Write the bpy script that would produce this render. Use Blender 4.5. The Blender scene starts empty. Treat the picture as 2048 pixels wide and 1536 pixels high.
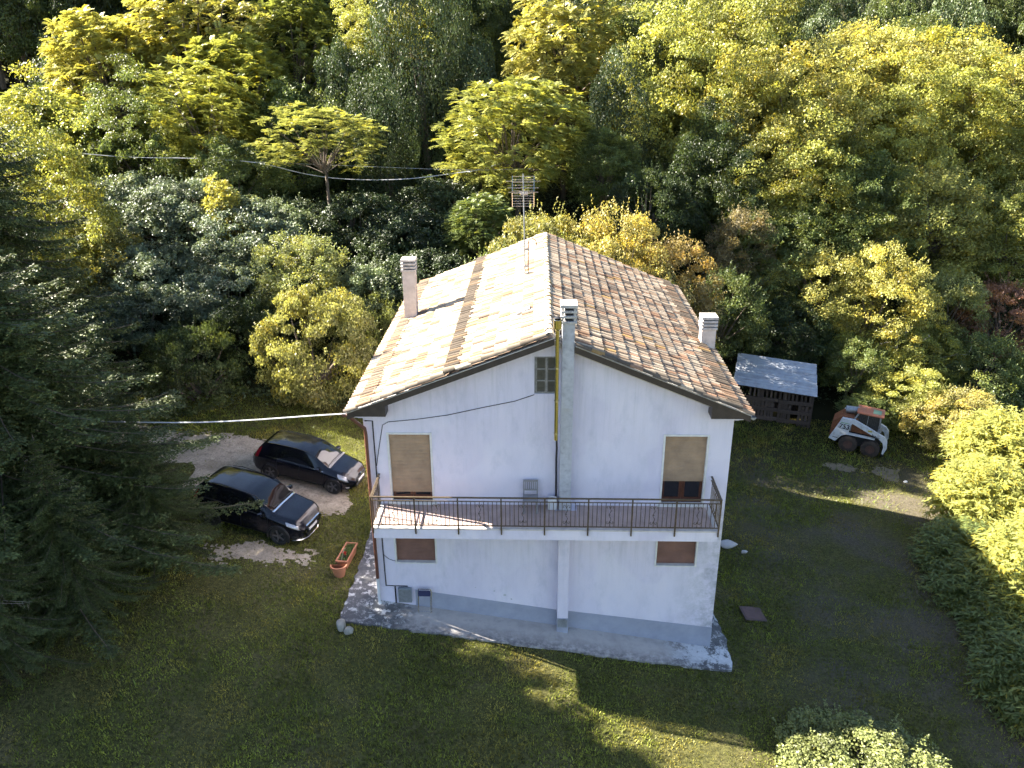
import bpy, bmesh, math, random
import numpy as np
from mathutils import Vector, Matrix

scene = bpy.context.scene
col = scene.collection
R = math.radians
PI = math.pi

# ------------------------------------------------------------------ camera
cam_d = bpy.data.cameras.new('camera'); cam = bpy.data.objects.new('camera', cam_d); col.objects.link(cam)
cam_d.sensor_width = 36.0; cam_d.lens = 1598.62 / 2048 * 36.0
cam_d.clip_start = 0.1; cam_d.clip_end = 600
_yaw, _pit, _rol = -0.0334, 0.39187, -0.0076
_f = Vector((math.sin(_yaw)*math.cos(_pit), math.cos(_yaw)*math.cos(_pit), -math.sin(_pit)))
_s = Vector((math.cos(_yaw), -math.sin(_yaw), 0)); _u = _s.cross(_f)
_s2 = math.cos(_rol)*_s + math.sin(_rol)*_u; _u2 = -math.sin(_rol)*_s + math.cos(_rol)*_u
CAM = Vector((4.9025, -20.3454, 12.2826))
m = Matrix((_s2, _u2, -_f)).transposed().to_4x4(); m.translation = CAM
cam.matrix_world = m
scene.camera = cam

# ------------------------------------------------------------------ light
SUN_AZ, SUN_EL = R(-16.0), R(35.3)           # direction in which the light travels, and its elevation
ldir = Vector((math.cos(SUN_AZ)*math.cos(SUN_EL), math.sin(SUN_AZ)*math.cos(SUN_EL), -math.sin(SUN_EL)))
world = bpy.data.worlds.new('World'); scene.world = world; world.use_nodes = True
wn = world.node_tree.nodes; wl = world.node_tree.links
sky = wn.new('ShaderNodeTexSky'); sky.sky_type = 'NISHITA'; sky.sun_disc = False
sky.sun_elevation = SUN_EL; sky.sun_rotation = math.atan2(-ldir.x, -ldir.y)
sky.altitude = 300; sky.air_density = 1.0; sky.dust_density = 1.0; sky.ozone_density = 1.0
bg = wn['Background']; bg.inputs['Strength'].default_value = 0.050
wl.new(sky.outputs['Color'], bg.inputs['Color'])
sun_d = bpy.data.lights.new('sun', 'SUN'); sun = bpy.data.objects.new('sun', sun_d); col.objects.link(sun)
sun_d.energy = 5.0; sun_d.angle = R(0.55); sun_d.color = (1.0, 0.93, 0.80)
sun.rotation_euler = ldir.to_track_quat('-Z', 'Y').to_euler()
sun.location = (-40, 12, 40)
vs = scene.view_settings
vs.view_transform = 'Standard'; vs.look = 'None'; vs.gamma = 1.0; vs.use_curve_mapping = False
vs.exposure = 2.92
cy_ = scene.cycles; cy_.max_bounces = 4; cy_.adaptive_threshold = .03; cy_.diffuse_bounces = 2; cy_.glossy_bounces = 2; cy_.transmission_bounces = 2; cy_.sample_clamp_indirect = 6

# ------------------------------------------------------------------ helpers
OFF = Vector((0, 0, 0))
def setoff(v=(0, 0, 0)):
    global OFF
    OFF = Vector(v)

class MB:
    def __init__(self): self.v = []; self.f = []; self.t = []; self.tint = None
    def add(self, vs_, fs):
        o = len(self.v); self.v.extend([tuple(p) for p in vs_])
        for q in fs: self.f.append(tuple(i+o for i in q)); self.t.append(self.tint)
        return self
    def box(self, x0, x1, y0, y1, z0, z1, M=None):
        vs_ = [Vector((x, y, z)) for z in (z0, z1) for (x, y) in ((x0, y0), (x1, y0), (x1, y1), (x0, y1))]
        if M is not None: vs_ = [M @ p for p in vs_]
        return self.add(vs_, [(3, 2, 1, 0), (4, 5, 6, 7), (0, 1, 5, 4), (1, 2, 6, 5), (2, 3, 7, 6), (3, 0, 4, 7)])
    def bbox(self, x0, x1, y0, y1, z0, z1, b=.01, M=None):
        """box with chamfered edges"""
        bm = bmesh.new(); bmesh.ops.create_cube(bm, size=1)
        for p in bm.verts: p.co = Vector(((x0+x1)/2+p.co.x*(x1-x0), (y0+y1)/2+p.co.y*(y1-y0), (z0+z1)/2+p.co.z*(z1-z0)))
        bmesh.ops.bevel(bm, geom=list(bm.edges), offset=b, segments=2, affect='EDGES', profile=.6)
        self.addbm(bm, M); return self
    def addbm(self, bm, M=None):
        bm.verts.index_update()
        vs_ = [(M @ p.co) if M is not None else p.co.copy() for p in bm.verts]
        fs = [[q.index for q in f.verts] for f in bm.faces]; bm.free()
        return self.add(vs_, fs)
    def ring(self, c, d, r, n, up=None):
        d = d.normalized(); a = d.orthogonal().normalized() if up is None else (up - d*up.dot(d)).normalized(); b = d.cross(a)
        return [c + a*(r*math.cos(2*PI*i/n)) + b*(r*math.sin(2*PI*i/n)) for i in range(n)]
    def tube(self, pts, r, n=6, cap=True):
        pts = [Vector(p) for p in pts]; k = len(pts); rr = r if isinstance(r, (list, tuple)) else [r]*k
        vs_ = []; up = None
        for i in range(k):
            d = (pts[min(i+1, k-1)] - pts[max(i-1, 0)])
            if d.length < 1e-9: d = Vector((0, 0, 1))
            if up is None: up = d.orthogonal()
            u2 = up - d.normalized()*up.dot(d.normalized())
            if u2.length < 1e-6: u2 = d.orthogonal()
            up = u2.normalized()
            vs_ += self.ring(pts[i], d, rr[i], n, up)
        fs = [(i*n+j, i*n+(j+1) % n, (i+1)*n+(j+1) % n, (i+1)*n+j) for i in range(k-1) for j in range(n)]
        if cap: fs += [tuple(reversed(range(n))), tuple(range((k-1)*n, k*n))]
        return self.add(vs_, fs)
    def bar(self, p0, p1, w, h, up=(0, 0, 1)):
        p0 = Vector(p0); p1 = Vector(p1); d = (p1-p0).normalized(); up = Vector(up)
        s = d.cross(up)
        if s.length < 1e-5: s = d.orthogonal()
        s.normalize(); u = s.cross(d).normalized()
        vs_ = [p + s*(a*w/2) + u*(b*h/2) for p in (p0, p1) for a, b in ((-1, -1), (1, -1), (1, 1), (-1, 1))]
        return self.add(vs_, [(0, 3, 2, 1), (4, 5, 6, 7), (0, 1, 5, 4), (1, 2, 6, 5), (2, 3, 7, 6), (3, 0, 4, 7)])
    def prism(self, poly, axis, a0, a1, M=None):
        """2D polygon extruded along axis: 'y' -> poly in (x,z); 'x' -> (y,z); 'z' -> (x,y)"""
        def P(p, a): return {'y': Vector((p[0], a, p[1])), 'x': Vector((a, p[0], p[1])), 'z': Vector((p[0], p[1], a))}[axis]
        n = len(poly); vs_ = [P(p, a0) for p in poly] + [P(p, a1) for p in poly]
        if M is not None: vs_ = [M @ p for p in vs_]
        fs = [tuple(range(n)), tuple(reversed(range(n, 2*n)))] + [(i, n+i, n+(i+1) % n, (i+1) % n) for i in range(n)]
        return self.add(vs_, fs)
    def lathe(self, prof, n=20, M=None):
        vs_ = [Vector((r*math.cos(2*PI*j/n), r*math.sin(2*PI*j/n), z)) for (r, z) in prof for j in range(n)]
        if M is not None: vs_ = [M @ p for p in vs_]
        k = len(prof)
        return self.add(vs_, [(i*n+j, i*n+(j+1) % n, (i+1)*n+(j+1) % n, (i+1)*n+j) for i in range(k-1) for j in range(n)])
    def mesh(self, name, mat, smooth=False, off=None):
        me = bpy.data.meshes.new(name); o = OFF if off is None else off
        me.from_pydata([(p[0]-o[0], p[1]-o[1], p[2]-o[2]) for p in self.v], [], self.f)
        bm = bmesh.new(); bm.from_mesh(me); bmesh.ops.recalc_face_normals(bm, faces=bm.faces); bm.to_mesh(me); bm.free()
        if mat is not None: me.materials.append(mat)
        if any(t is not None for t in self.t):
            at = me.attributes.new('tint', 'FLOAT_COLOR', 'FACE')
            at.data.foreach_set('color', [c for t in self.t for c in ((*(t or (1, 1, 1)), 1.0))])
        if smooth:
            me.polygons.foreach_set('use_smooth', [True]*len(me.polygons)); me.set_sharp_from_angle(angle=R(38))
        return me
    def build(self, name, mat, parent=None, smooth=False, kind=None, label=None):
        return link(name, self.mesh(name, mat, smooth), parent, kind, label)

def link(name, me, parent=None, kind=None, label=None):
    o = bpy.data.objects.new(name, me); col.objects.link(o)
    if parent is not None: o.parent = parent
    if kind: o['kind'] = kind
    if label: o['label'] = label
    return o
def tag(o, label, cat, group=None):
    o['label'] = label; o['category'] = cat
    if group: o['group'] = group
    return o
def thing(name, label, cat, loc=(0, 0, 0), rot=None, group=None):
    o = bpy.data.objects.new(name, None); col.objects.link(o); o.location = loc; o.empty_display_size = .3
    if rot is not None: o.rotation_euler = rot
    return tag(o, label, cat, group)

def np_mesh(name, V, F, mat, tint=None, smooth=False):
    """fast mesh from numpy: F is (n,3) or (n,4)"""
    me = bpy.data.meshes.new(name); V = np.ascontiguousarray(V, np.float32); F = np.ascontiguousarray(F, np.int32)
    n, k = F.shape
    me.vertices.add(len(V)); me.vertices.foreach_set('co', V.ravel())
    me.loops.add(n*k); me.loops.foreach_set('vertex_index', F.ravel())
    me.polygons.add(n); me.polygons.foreach_set('loop_start', np.arange(0, n*k, k, dtype=np.int32))
    if smooth: me.polygons.foreach_set('use_smooth', np.ones(n, bool))
    me.update(calc_edges=True)
    if tint is not None:
        at = me.attributes.new('tint', 'FLOAT_COLOR', 'FACE')
        c = np.ones((n, 4), np.float32); c[:, :3] = tint; at.data.foreach_set('color', c.ravel())
    if mat is not None: me.materials.append(mat)
    return me

# ------------------------------------------------------------------ materials
def newmat(name):
    m_ = bpy.data.materials.new(name); m_.use_nodes = True
    return m_, m_.node_tree.nodes, m_.node_tree.links, m_.node_tree.nodes['Principled BSDF']
def rgb(c): return (c[0], c[1], c[2], 1)
def noise(N, L, scale, detail=4, rough=.6, vec=None):
    t = N.new('ShaderNodeTexNoise'); t.inputs['Scale'].default_value = scale; t.inputs['Detail'].default_value = detail; t.inputs['Roughness'].default_value = rough
    if vec is not None: L.new(vec, t.inputs['Vector'])
    return t.outputs['Fac']
def ramp(N, L, fac, stops):
    r = N.new('ShaderNodeValToRGB'); e = r.color_ramp.elements
    while len(e) < len(stops): e.new(.5)
    for q, (p, c) in zip(e, stops): q.position = p; q.color = rgb(c)
    L.new(fac, r.inputs['Fac']); return r.outputs['Color']
def mix(N, L, fac, a, b, mode='MIX'):
    x = N.new('ShaderNodeMix'); x.data_type = 'RGBA'; x.blend_type = mode
    for s, val in ((x.inputs[0], fac), (x.inputs[6], a), (x.inputs[7], b)):
        if hasattr(val, 'is_output'): L.new(val, s)
        elif isinstance(val, (tuple, list)): s.default_value = rgb(val)
        else: s.default_value = val
    return x.outputs[2]
def bump(N, L, bsdf, h, strength=.3, dist=.02):
    b = N.new('ShaderNodeBump'); b.inputs['Strength'].default_value = strength; b.inputs['Distance'].default_value = dist
    L.new(h, b.inputs['Height']); L.new(b.outputs['Normal'], bsdf.inputs['Normal'])
def pos(N): return N.new('ShaderNodeNewGeometry').outputs['Position']
def pm(name, c1, c2=None, scale=2.5, rough=.7, metal=0, bs=0, bscale=60, c3=None, spec=.4, coat=0, detail=5):
    m_, N, L, B = newmat(name); p = pos(N)
    if c2 is None: c2 = tuple(v*.82 for v in c1)
    st = [(.35, c1), (.65, c2)] if c3 is None else [(.3, c1), (.55, c2), (.72, c3)]
    L.new(ramp(N, L, noise(N, L, scale, detail, .65, p), st), B.inputs['Base Color'])
    B.inputs['Roughness'].default_value = rough; B.inputs['Metallic'].default_value = metal; B.inputs['Specular IOR Level'].default_value = spec
    if coat: B.inputs['Coat Weight'].default_value = coat; B.inputs['Coat Roughness'].default_value = .03
    if bs: bump(N, L, B, noise(N, L, bscale, 4, .6, p), bs, .01)
    return m_

def leafmat(name, rough=.45, trans=.36, spec=.35):
    m_, N, L, B = newmat(name)
    at = N.new('ShaderNodeAttribute'); at.attribute_name = 'tint'
    oi = N.new('ShaderNodeObjectInfo')
    c = mix(N, L, 1.0, oi.outputs['Color'], at.outputs['Color'], 'MULTIPLY')
    L.new(c, B.inputs['Base Color']); B.inputs['Roughness'].default_value = rough; B.inputs['Specular IOR Level'].default_value = spec
    tr = N.new('ShaderNodeBsdfTranslucent'); c2 = mix(N, L, 1.0, c, (1.25, 1.25, .7), 'MULTIPLY'); L.new(c2, tr.inputs['Color'])
    ms = N.new('ShaderNodeMixShader'); ms.inputs[0].default_value = trans
    L.new(B.outputs[0], ms.inputs[1]); L.new(tr.outputs[0], ms.inputs[2]); L.new(ms.outputs[0], N['Material Output'].inputs['Surface'])
    return m_
def tintmat(name, rough=.85, nscale=18, namt=.35, bs=.3, dark=(.05, .045, .035)):
    """base colour from the piece's own tint with fine lichen and grain on top"""
    m_, N, L, B = newmat(name); p = pos(N)
    at = N.new('ShaderNodeAttribute'); at.attribute_name = 'tint'
    g = ramp(N, L, noise(N, L, nscale, 5, .7, p), [(.3, (1-namt,)*3), (.7, (1+namt*.4,)*3)])
    c = mix(N, L, 1.0, at.outputs['Color'], g, 'MULTIPLY')
    li = ramp(N, L, noise(N, L, 9.0, 6, .75, p), [(.60, (0, 0, 0)), (.74, (.6, .6, .6))])
    c = mix(N, L, li, c, dark)
    L.new(c, B.inputs['Base Color']); B.inputs['Roughness'].default_value = rough; B.inputs['Specular IOR Level'].default_value = .2
    bump(N, L, B, noise(N, L, 70, 3, .6, p), bs, .006)
    return m_

# plaster with rain dirt and mould, blotchy
m_, N, L, B = newmat('plaster'); p = pos(N)
mp = N.new('ShaderNodeMapping'); mp.inputs['Scale'].default_value = (1, 1, .45); L.new(p, mp.inputs['Vector'])
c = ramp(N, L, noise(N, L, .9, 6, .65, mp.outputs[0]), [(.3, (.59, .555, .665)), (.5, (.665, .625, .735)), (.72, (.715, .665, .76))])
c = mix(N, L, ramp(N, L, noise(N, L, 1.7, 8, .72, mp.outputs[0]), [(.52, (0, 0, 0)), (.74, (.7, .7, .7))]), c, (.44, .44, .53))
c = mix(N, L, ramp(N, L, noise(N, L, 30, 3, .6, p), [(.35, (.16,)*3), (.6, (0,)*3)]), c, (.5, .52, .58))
sp_ = N.new('ShaderNodeSeparateXYZ'); L.new(p, sp_.inputs[0])
def mrange(src, a, b):
    q = N.new('ShaderNodeMapRange'); q.inputs[1].default_value = a; q.inputs[2].default_value = b; L.new(src, q.inputs[0]); return q.outputs[0]
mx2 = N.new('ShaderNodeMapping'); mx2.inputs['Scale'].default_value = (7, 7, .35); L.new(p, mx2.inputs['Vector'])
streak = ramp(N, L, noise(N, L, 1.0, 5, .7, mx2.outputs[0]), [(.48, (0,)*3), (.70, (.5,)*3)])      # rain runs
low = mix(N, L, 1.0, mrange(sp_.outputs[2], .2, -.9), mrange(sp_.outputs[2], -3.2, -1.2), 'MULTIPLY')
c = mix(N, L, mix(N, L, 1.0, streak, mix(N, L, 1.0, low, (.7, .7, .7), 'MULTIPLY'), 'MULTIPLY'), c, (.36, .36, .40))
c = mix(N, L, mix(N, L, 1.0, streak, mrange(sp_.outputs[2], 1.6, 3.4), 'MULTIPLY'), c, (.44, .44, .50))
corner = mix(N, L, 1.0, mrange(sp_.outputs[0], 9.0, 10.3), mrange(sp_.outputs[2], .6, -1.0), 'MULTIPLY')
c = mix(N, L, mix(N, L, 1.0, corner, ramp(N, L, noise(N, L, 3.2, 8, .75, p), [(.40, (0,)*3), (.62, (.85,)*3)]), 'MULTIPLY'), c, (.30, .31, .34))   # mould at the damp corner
patch = ramp(N, L, noise(N, L, .45, 2, .4, p), [(.50, (0,)*3), (.53, (.16,)*3)])
c = mix(N, L, patch, c, (.80, .78, .82))                                                                      # repainted areas
L.new(c, B.inputs['Base Color']); B.inputs['Roughness'].default_value = .9; B.inputs['Specular IOR Level'].default_value = .15
bump(N, L, B, noise(N, L, 55, 5, .7, p), .5, .012)
M_PLASTER = m_
M_PLINTH = pm('plinth_grey', (.335, .35, .42), (.28, .295, .36), 2.0, .9, bs=.4, bscale=70, spec=.15)
M_STACK = pm('stained_render', (.50, .505, .54), (.40, .405, .44), 7, .95, bs=.6, bscale=40, c3=(.29, .29, .32), spec=.1, detail=8)
M_CONC = pm('pale_concrete', (.58, .53, .50), (.44, .40, .38), 4, .9, bs=.3, bscale=60, spec=.15)
M_CAP = pm('cap_concrete', (.50, .48, .46), (.33, .31, .30), 8, .9, bs=.3, bscale=60, spec=.15)
M_STONE = pm('white_stone', (.70, .68, .66), (.58, .57, .56), 6, .6, spec=.3)
M_FASCIA = pm('brown_fascia', (.055, .042, .038), (.035, .028, .027), 5, .5)
M_GUTTER = pm('brown_metal', (.14, .055, .035), (.10, .04, .028), 6, .4, spec=.5)
M_GREYMET = pm('grey_metal', (.32, .34, .36), (.22, .23, .25), 8, .45, metal=.5)
M_DARKMET = pm('dark_cable', (.012, .012, .015), (.02, .02, .025), 5, .5)
M_RAIL = pm('bronze_rail', (.12, .088, .055), (.075, .055, .035), 9, .42, metal=.35, spec=.5)
M_BRASS = pm('gold_flue', (.44, .41, .20), (.38, .36, .17), 2, .14, metal=1.0)
M_STEEL = pm('bright_steel', (.68, .66, .60), (.6, .58, .54), 4, .22, metal=1.0)
M_SHUT = pm('beige_shutter', (.40, .275, .175), (.29, .20, .13), 2.2, .65)
M_SHUTB = pm('brown_shutter', (.22, .115, .085), (.165, .085, .065), 2.6, .6)
M_WOOD = pm('dark_wood', (.10, .032, .016), (.055, .018, .011), 6, .45)
M_OLDWOOD = pm('weathered_wood', (.30, .29, .28), (.17, .165, .16), 14, .85)
M_GLASS = pm('dark_glass', (.012, .014, .018), (.01, .012, .016), 1, .05, spec=.6)
M_DUSTGLASS = pm('dusty_glass', (.075, .075, .07), (.045, .045, .045), 7, .3, spec=.5)
M_FLOORT = pm('balcony_tile', (.44, .33, .295), (.36, .27, .245), 3, .6, spec=.3)
M_GROUT = pm('grout', (.22, .17, .15), (.16, .13, .12), 8, .9)
M_TILE = tintmat('roof_tile_clay')
M_CHANNEL = pm('channel_clay', (.24, .155, .105), (.14, .10, .075), 5, .95, bs=.3, c3=(.07, .055, .045))  # clay darkened to paint in the shadow lines between the cover tile rows
M_ROCK = pm('rock', (.34, .32, .28), (.24, .225, .20), 7, .9, bs=.5, bscale=30)
M_TERRA = pm('terracotta', (.46, .19, .10), (.36, .15, .085), 5, .75, bs=.1)
M_SOIL = pm('soil', (.06, .042, .028), (.035, .026, .018), 12, 1, bs=.4)
M_RED = pm('red_plastic', (.55, .02, .02), (.45, .015, .015), 5, .4)
M_WHITE = pm('white_plastic', (.66, .66, .66), (.58, .58, .6), 5, .4)
M_GREYPL = pm('grey_plastic', (.28, .27, .28), (.22, .21, .22), 5, .5)
M_NAVY = pm('navy_fabric', (.03, .035, .09), (.022, .026, .07), 8, .85)
M_PLANK = tintmat('grey_plank', nscale=12, bs=.4, dark=(.03, .025, .02))
M_SHEET = pm('galvanised_sheet', (.40, .42, .45), (.32, .335, .37), 3.5, .5, metal=.2, c3=(.25, .25, .27))
M_BARK = pm('bark', (.16, .125, .095), (.085, .065, .05), 6, .95, bs=.6, bscale=25)
M_DEAD = pm('dead_wood', (.40, .36, .32), (.26, .23, .20), 8, .9)
M_LEAF = leafmat('leaf')
M_GLOSSLEAF = leafmat('glossy_leaf', rough=.48, trans=.2, spec=.4)
M_NEEDLE = leafmat('needle', rough=.55, trans=.12, spec=.3)

def smooth01(t): t = np.clip(t, 0, 1); return t*t*(3-2*t)
def terrain(x, y):
    x = np.asarray(x, float); y = np.asarray(y, float)
    z = -3.55+0.02*np.clip(y, -30, 20)+np.where(x > 0, -.157*np.clip(x, 0, 12)-.06*np.clip(x-12, 0, 30), -.13*np.clip(x, -8, 0)-.03*np.clip(x+8, -30, 0))
    yb = np.interp(x, [-40, -14, -8, -4, 0, 5, 11, 15, 20, 24, 27, 32, 60], [9, 10.5, 11.5, 12.5, 13.5, 15, 17, 19.5, 19.5, 19.5, 19, 18, 15])
    d = np.maximum(0, y-yb)
    h = .30*(np.sqrt(d*d+1.6)-math.sqrt(1.6)); h = 34*np.tanh(h/34)
    return z+h
def tz(x, y): return float(terrain(x, y))
def onground(x, y, heading):
    """matrix that sets a thing down on the sloping ground, facing heading (radians)"""
    e = .8; n = Vector((tz(x-e, y)-tz(x+e, y), tz(x, y-e)-tz(x, y+e), 2*e)).normalized()
    f_ = Vector((math.cos(heading), math.sin(heading), 0)); f_ = (f_-n*f_.dot(n)).normalized(); l_ = n.cross(f_)
    M = Matrix((f_, l_, n)).transposed().to_4x4(); M.translation = Vector((x, y, tz(x, y))); return M
_rs = np.random.RandomState(5)
_NG = _rs.rand(64, 64)
def vnoise(x, y, s):
    """cheap tiling value noise"""
    x = np.asarray(x, float)/s; y = np.asarray(y, float)/s
    xi = np.floor(x).astype(int); yi = np.floor(y).astype(int); fx = smooth01(x-xi); fy = smooth01(y-yi)
    g = lambda a, b: _NG[a % 64, b % 64]
    return (g(xi, yi)*(1-fx)+g(xi+1, yi)*fx)*(1-fy)+(g(xi, yi+1)*(1-fx)+g(xi+1, yi+1)*fx)*fy

# ================================================================== THE SETTING
# ground: one sheet, fine round the house, coarse out to the far hill
xs = np.concatenate([np.arange(-160, -18, 6), np.arange(-18, 32, .4), np.arange(32, 182, 6)])
ys = np.concatenate([np.arange(-120, -12, 6), np.arange(-12, 30, .4), np.arange(30, 200, 5)])
X, Y = np.meshgrid(xs, ys)
Z = terrain(X, Y) + (vnoise(X, Y, 1.7)-.5)*.05 + (vnoise(X+9, Y, 5.0)-.5)*.10*smooth01((np.abs(X-5)-7)/6)
nx, ny = len(xs), len(ys)
I = np.arange(nx*ny).reshape(ny, nx)
F = np.stack([I[:-1, :-1], I[:-1, 1:], I[1:, 1:], I[1:, :-1]], -1).reshape(-1, 4)
m_, N, L, B = newmat('lawn_soil'); p = pos(N)
c = ramp(N, L, noise(N, L, .55, 5, .6, p), [(.32, (.105, .108, .034)), (.55, (.128, .120, .044)), (.70, (.155, .130, .068))])
c = mix(N, L, ramp(N, L, noise(N, L, 10, 7, .85, p), [(.42, (.0,)*3), (.58, (.85,)*3)]), c, (.026, .027, .013))
sp = N.new('ShaderNodeSeparateXYZ'); L.new(p, sp.inputs[0])
wx = N.new('ShaderNodeMapRange'); wx.inputs[1].default_value = 11.5; wx.inputs[2].default_value = 14.5; L.new(sp.outputs[0], wx.inputs[0])
worn = mix(N, L, 1.0, wx.outputs[0], ramp(N, L, noise(N, L, .35, 5, .65, p), [(.42, (0,)*3), (.58, (.8,)*3)]), 'MULTIPLY')
c = mix(N, L, worn, c, ramp(N, L, noise(N, L, 12, 6, .8, p), [(.35, (.055, .046, .036)), (.65, (.15, .125, .10))]))
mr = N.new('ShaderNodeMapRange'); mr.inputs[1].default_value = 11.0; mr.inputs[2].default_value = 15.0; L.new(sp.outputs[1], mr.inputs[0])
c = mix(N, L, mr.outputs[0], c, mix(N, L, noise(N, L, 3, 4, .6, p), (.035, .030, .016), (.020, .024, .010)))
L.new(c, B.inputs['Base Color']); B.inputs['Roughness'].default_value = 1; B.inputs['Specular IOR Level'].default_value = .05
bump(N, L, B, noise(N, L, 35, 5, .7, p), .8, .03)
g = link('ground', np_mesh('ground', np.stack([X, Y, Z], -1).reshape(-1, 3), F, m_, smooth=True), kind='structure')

def sheet(name, inside, x0, x1, y0, y1, st, lift, mat, kind='structure', zf=None):
    """a terrain-hugging sheet kept where inside(x,y) > 0"""
    X, Y = np.meshgrid(np.arange(x0, x1+1e-6, st), np.arange(y0, y1+1e-6, st))
    Z = (terrain(X, Y) if zf is None else zf(X, Y)) + lift
    ny, nx = X.shape; I = np.arange(nx*ny).reshape(ny, nx)
    keep = inside((X[:-1, :-1]+st/2), (Y[:-1, :-1]+st/2)) > 0
    F = np.stack([I[:-1, :-1], I[:-1, 1:], I[1:, 1:], I[1:, :-1]], -1)[keep]
    used = np.unique(F); re = -np.ones(nx*ny, int); re[used] = np.arange(len(used))
    V = np.stack([X, Y, Z], -1).reshape(-1, 3)[used]
    return link(name, np_mesh(name, V, re[F], mat, smooth=True), kind=kind)

def rng_e(x, y): return vnoise(x*1.0+11, y, .11)*.6+vnoise(x, y+17, .055)*.4
# gravel track on which the cars stand, and the bare patch in front of the near car
def track(x, y):
    n = (vnoise(x, y, .9)-.5)*1.1 + (vnoise(x+30, y, .3)-.5)*.6
    n = n+(rng_e(x, y)-.5)*.9
    cy = np.interp(x, [-40, -14, -9.5, -6, -3.5, -2.0], [9.0, 8.3, 7.3, 7.0, 5.9, 5.2]); hw = np.interp(x, [-40, -14, -9, -6, -3.5, -2.2, -1.6], [1.8, 1.8, 2.0, 2.3, 1.7, .7, -.5])
    a = hw-np.abs(y-cy)+n*.6
    b = 1.0-np.hypot((x+4.2)/2.2, (y-1.75)/.75)+n*1.0
    return np.maximum(a, b-.35)
M_GRAVEL = pm('gravel_dirt', (.48, .41, .32), (.38, .32, .25), 3.0, 1, bs=.7, bscale=22, c3=(.19, .16, .12), spec=.1, detail=8)
mm_, N, L, B = M_GRAVEL, M_GRAVEL.node_tree.nodes, M_GRAVEL.node_tree.links, M_GRAVEL.node_tree.nodes['Principled BSDF']
_old = B.inputs['Base Color'].links[0].from_socket; p = pos(N)
_c = mix(N, L, ramp(N, L, noise(N, L, 13, 6, .85, p), [(.46, (0,)*3), (.60, (.75,)*3)]), _old, (.17, .14, .105))
_c = mix(N, L, ramp(N, L, noise(N, L, .8, 4, .6, p), [(.48, (0,)*3), (.62, (.55,)*3)]), _c, (.20, .17, .12))
L.new(_c, B.inputs['Base Color'])
sheet('gravel_track', track, -22, -1.5, .3, 11.5, .065, .02, M_GRAVEL)

# worn bare earth by the bank on the right
def dirt(x, y):
    n = (vnoise(x, y, .7)-.5)*1.2+(vnoise(x, y+40, .25)-.5)*.7+(rng_e(x, y)-.5)*1.6
    a = 1-np.hypot((x-21.6)/2.0, (y-12.6)/.75)+n*.55
    b = .75-np.hypot((x-19.0)/1.3, (y-12.9)/.5)+n*.55
    return np.maximum(a-.3, b-.3)
M_EARTH = pm('bare_earth', (.20, .165, .115), (.14, .115, .08), 3.0, 1, bs=.6, bscale=22, spec=.1)
sheet('bare_earth', dirt, 17, 25, 10.5, 15, .05, .02, M_EARTH)

# concrete apron round the house
m_, N, L, B = newmat('apron_concrete'); p = pos(N)
sp = N.new('ShaderNodeSeparateXYZ'); L.new(p, sp.inputs[0])
base = ramp(N, L, noise(N, L, 2.2, 7, .65, p), [(.3, (.36, .325, .31)), (.55, (.46, .42, .395)), (.75, (.30, .275, .27))])
dark = ramp(N, L, noise(N, L, 5, 6, .7, p), [(.3, (.075, .075, .08)), (.7, (.15, .145, .145))])
mr = N.new('ShaderNodeMapRange'); mr.inputs[1].default_value = 1.9; mr.inputs[2].default_value = 1.2
nd = N.new('ShaderNodeMath'); nd.operation = 'MULTIPLY_ADD'; nd.inputs[1].default_value = 1.2; L.new(noise(N, L, 2.5, 5, .6, p), nd.inputs[0]); L.new(sp.outputs[0], nd.inputs[2]); L.new(nd.outputs[0], mr.inputs[0])
mr2 = N.new('ShaderNodeMapRange'); mr2.inputs[1].default_value = 9.4; mr2.inputs[2].default_value = 10.3; L.new(nd.outputs[0], mr2.inputs[0])
mx = N.new('ShaderNodeMath'); mx.operation = 'MAXIMUM'; L.new(mr.outputs[0], mx.inputs[0]); L.new(mr2.outputs[0], mx.inputs[1])
c = mix(N, L, mx.outputs[0], base, dark)
gt = ramp(N, L, noise(N, L, 5.5, 8, .72, p), [(.52, (0,)*3), (.57, (.95,)*3)])
big = ramp(N, L, noise(N, L, 1.3, 4, .6, p), [(.36, (0,)*3), (.52, (1,)*3)])
fl = mix(N, L, 1.0, gt, big, 'MULTIPLY'); fl = mix(N, L, 1.0, fl, mx.outputs[0], 'MULTIPLY')
c = mix(N, L, fl, c, (.62, .60, .58))
cr = ramp(N, L, noise(N, L, 1.1, 8, .75, p), [(.52, (0,)*3), (.57, (.9,)*3)])
c = mix(N, L, mix(N, L, 1.0, cr, mr2.outputs[0], 'MULTIPLY'), c, (.60, .59, .60))
edge = N.new('ShaderNodeMapRange'); edge.inputs[1].default_value = -.45; edge.inputs[2].default_value = -1.05; L.new(sp.outputs[1], edge.inputs[0])
me_ = mix(N, L, 1.0, edge.outputs[0], ramp(N, L, noise(N, L, 6, 6, .7, p), [(.35, (0,)*3), (.6, (.85,)*3)]), 'MULTIPLY')
c = mix(N, L, me_, c, (.085, .08, .085))
L.new(c, B.inputs['Base Color']); B.inputs['Roughness'].default_value = .92; bump(N, L, B, noise(N, L, 30, 5, .7, p), .5, .015)
ap = MB()
outl = [(-.93, 9.0), (-.93, 3.3), (-.95, 1.0), (-.96, -1.08), (1.5, -1.10), (5.4, -1.06), (5.42, -1.02), (8.6, -1.0), (10.97, -.9), (11.05, .3), (10.95, 1.4), (10.62, 2.9), (10.35, 3.4)]
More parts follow.
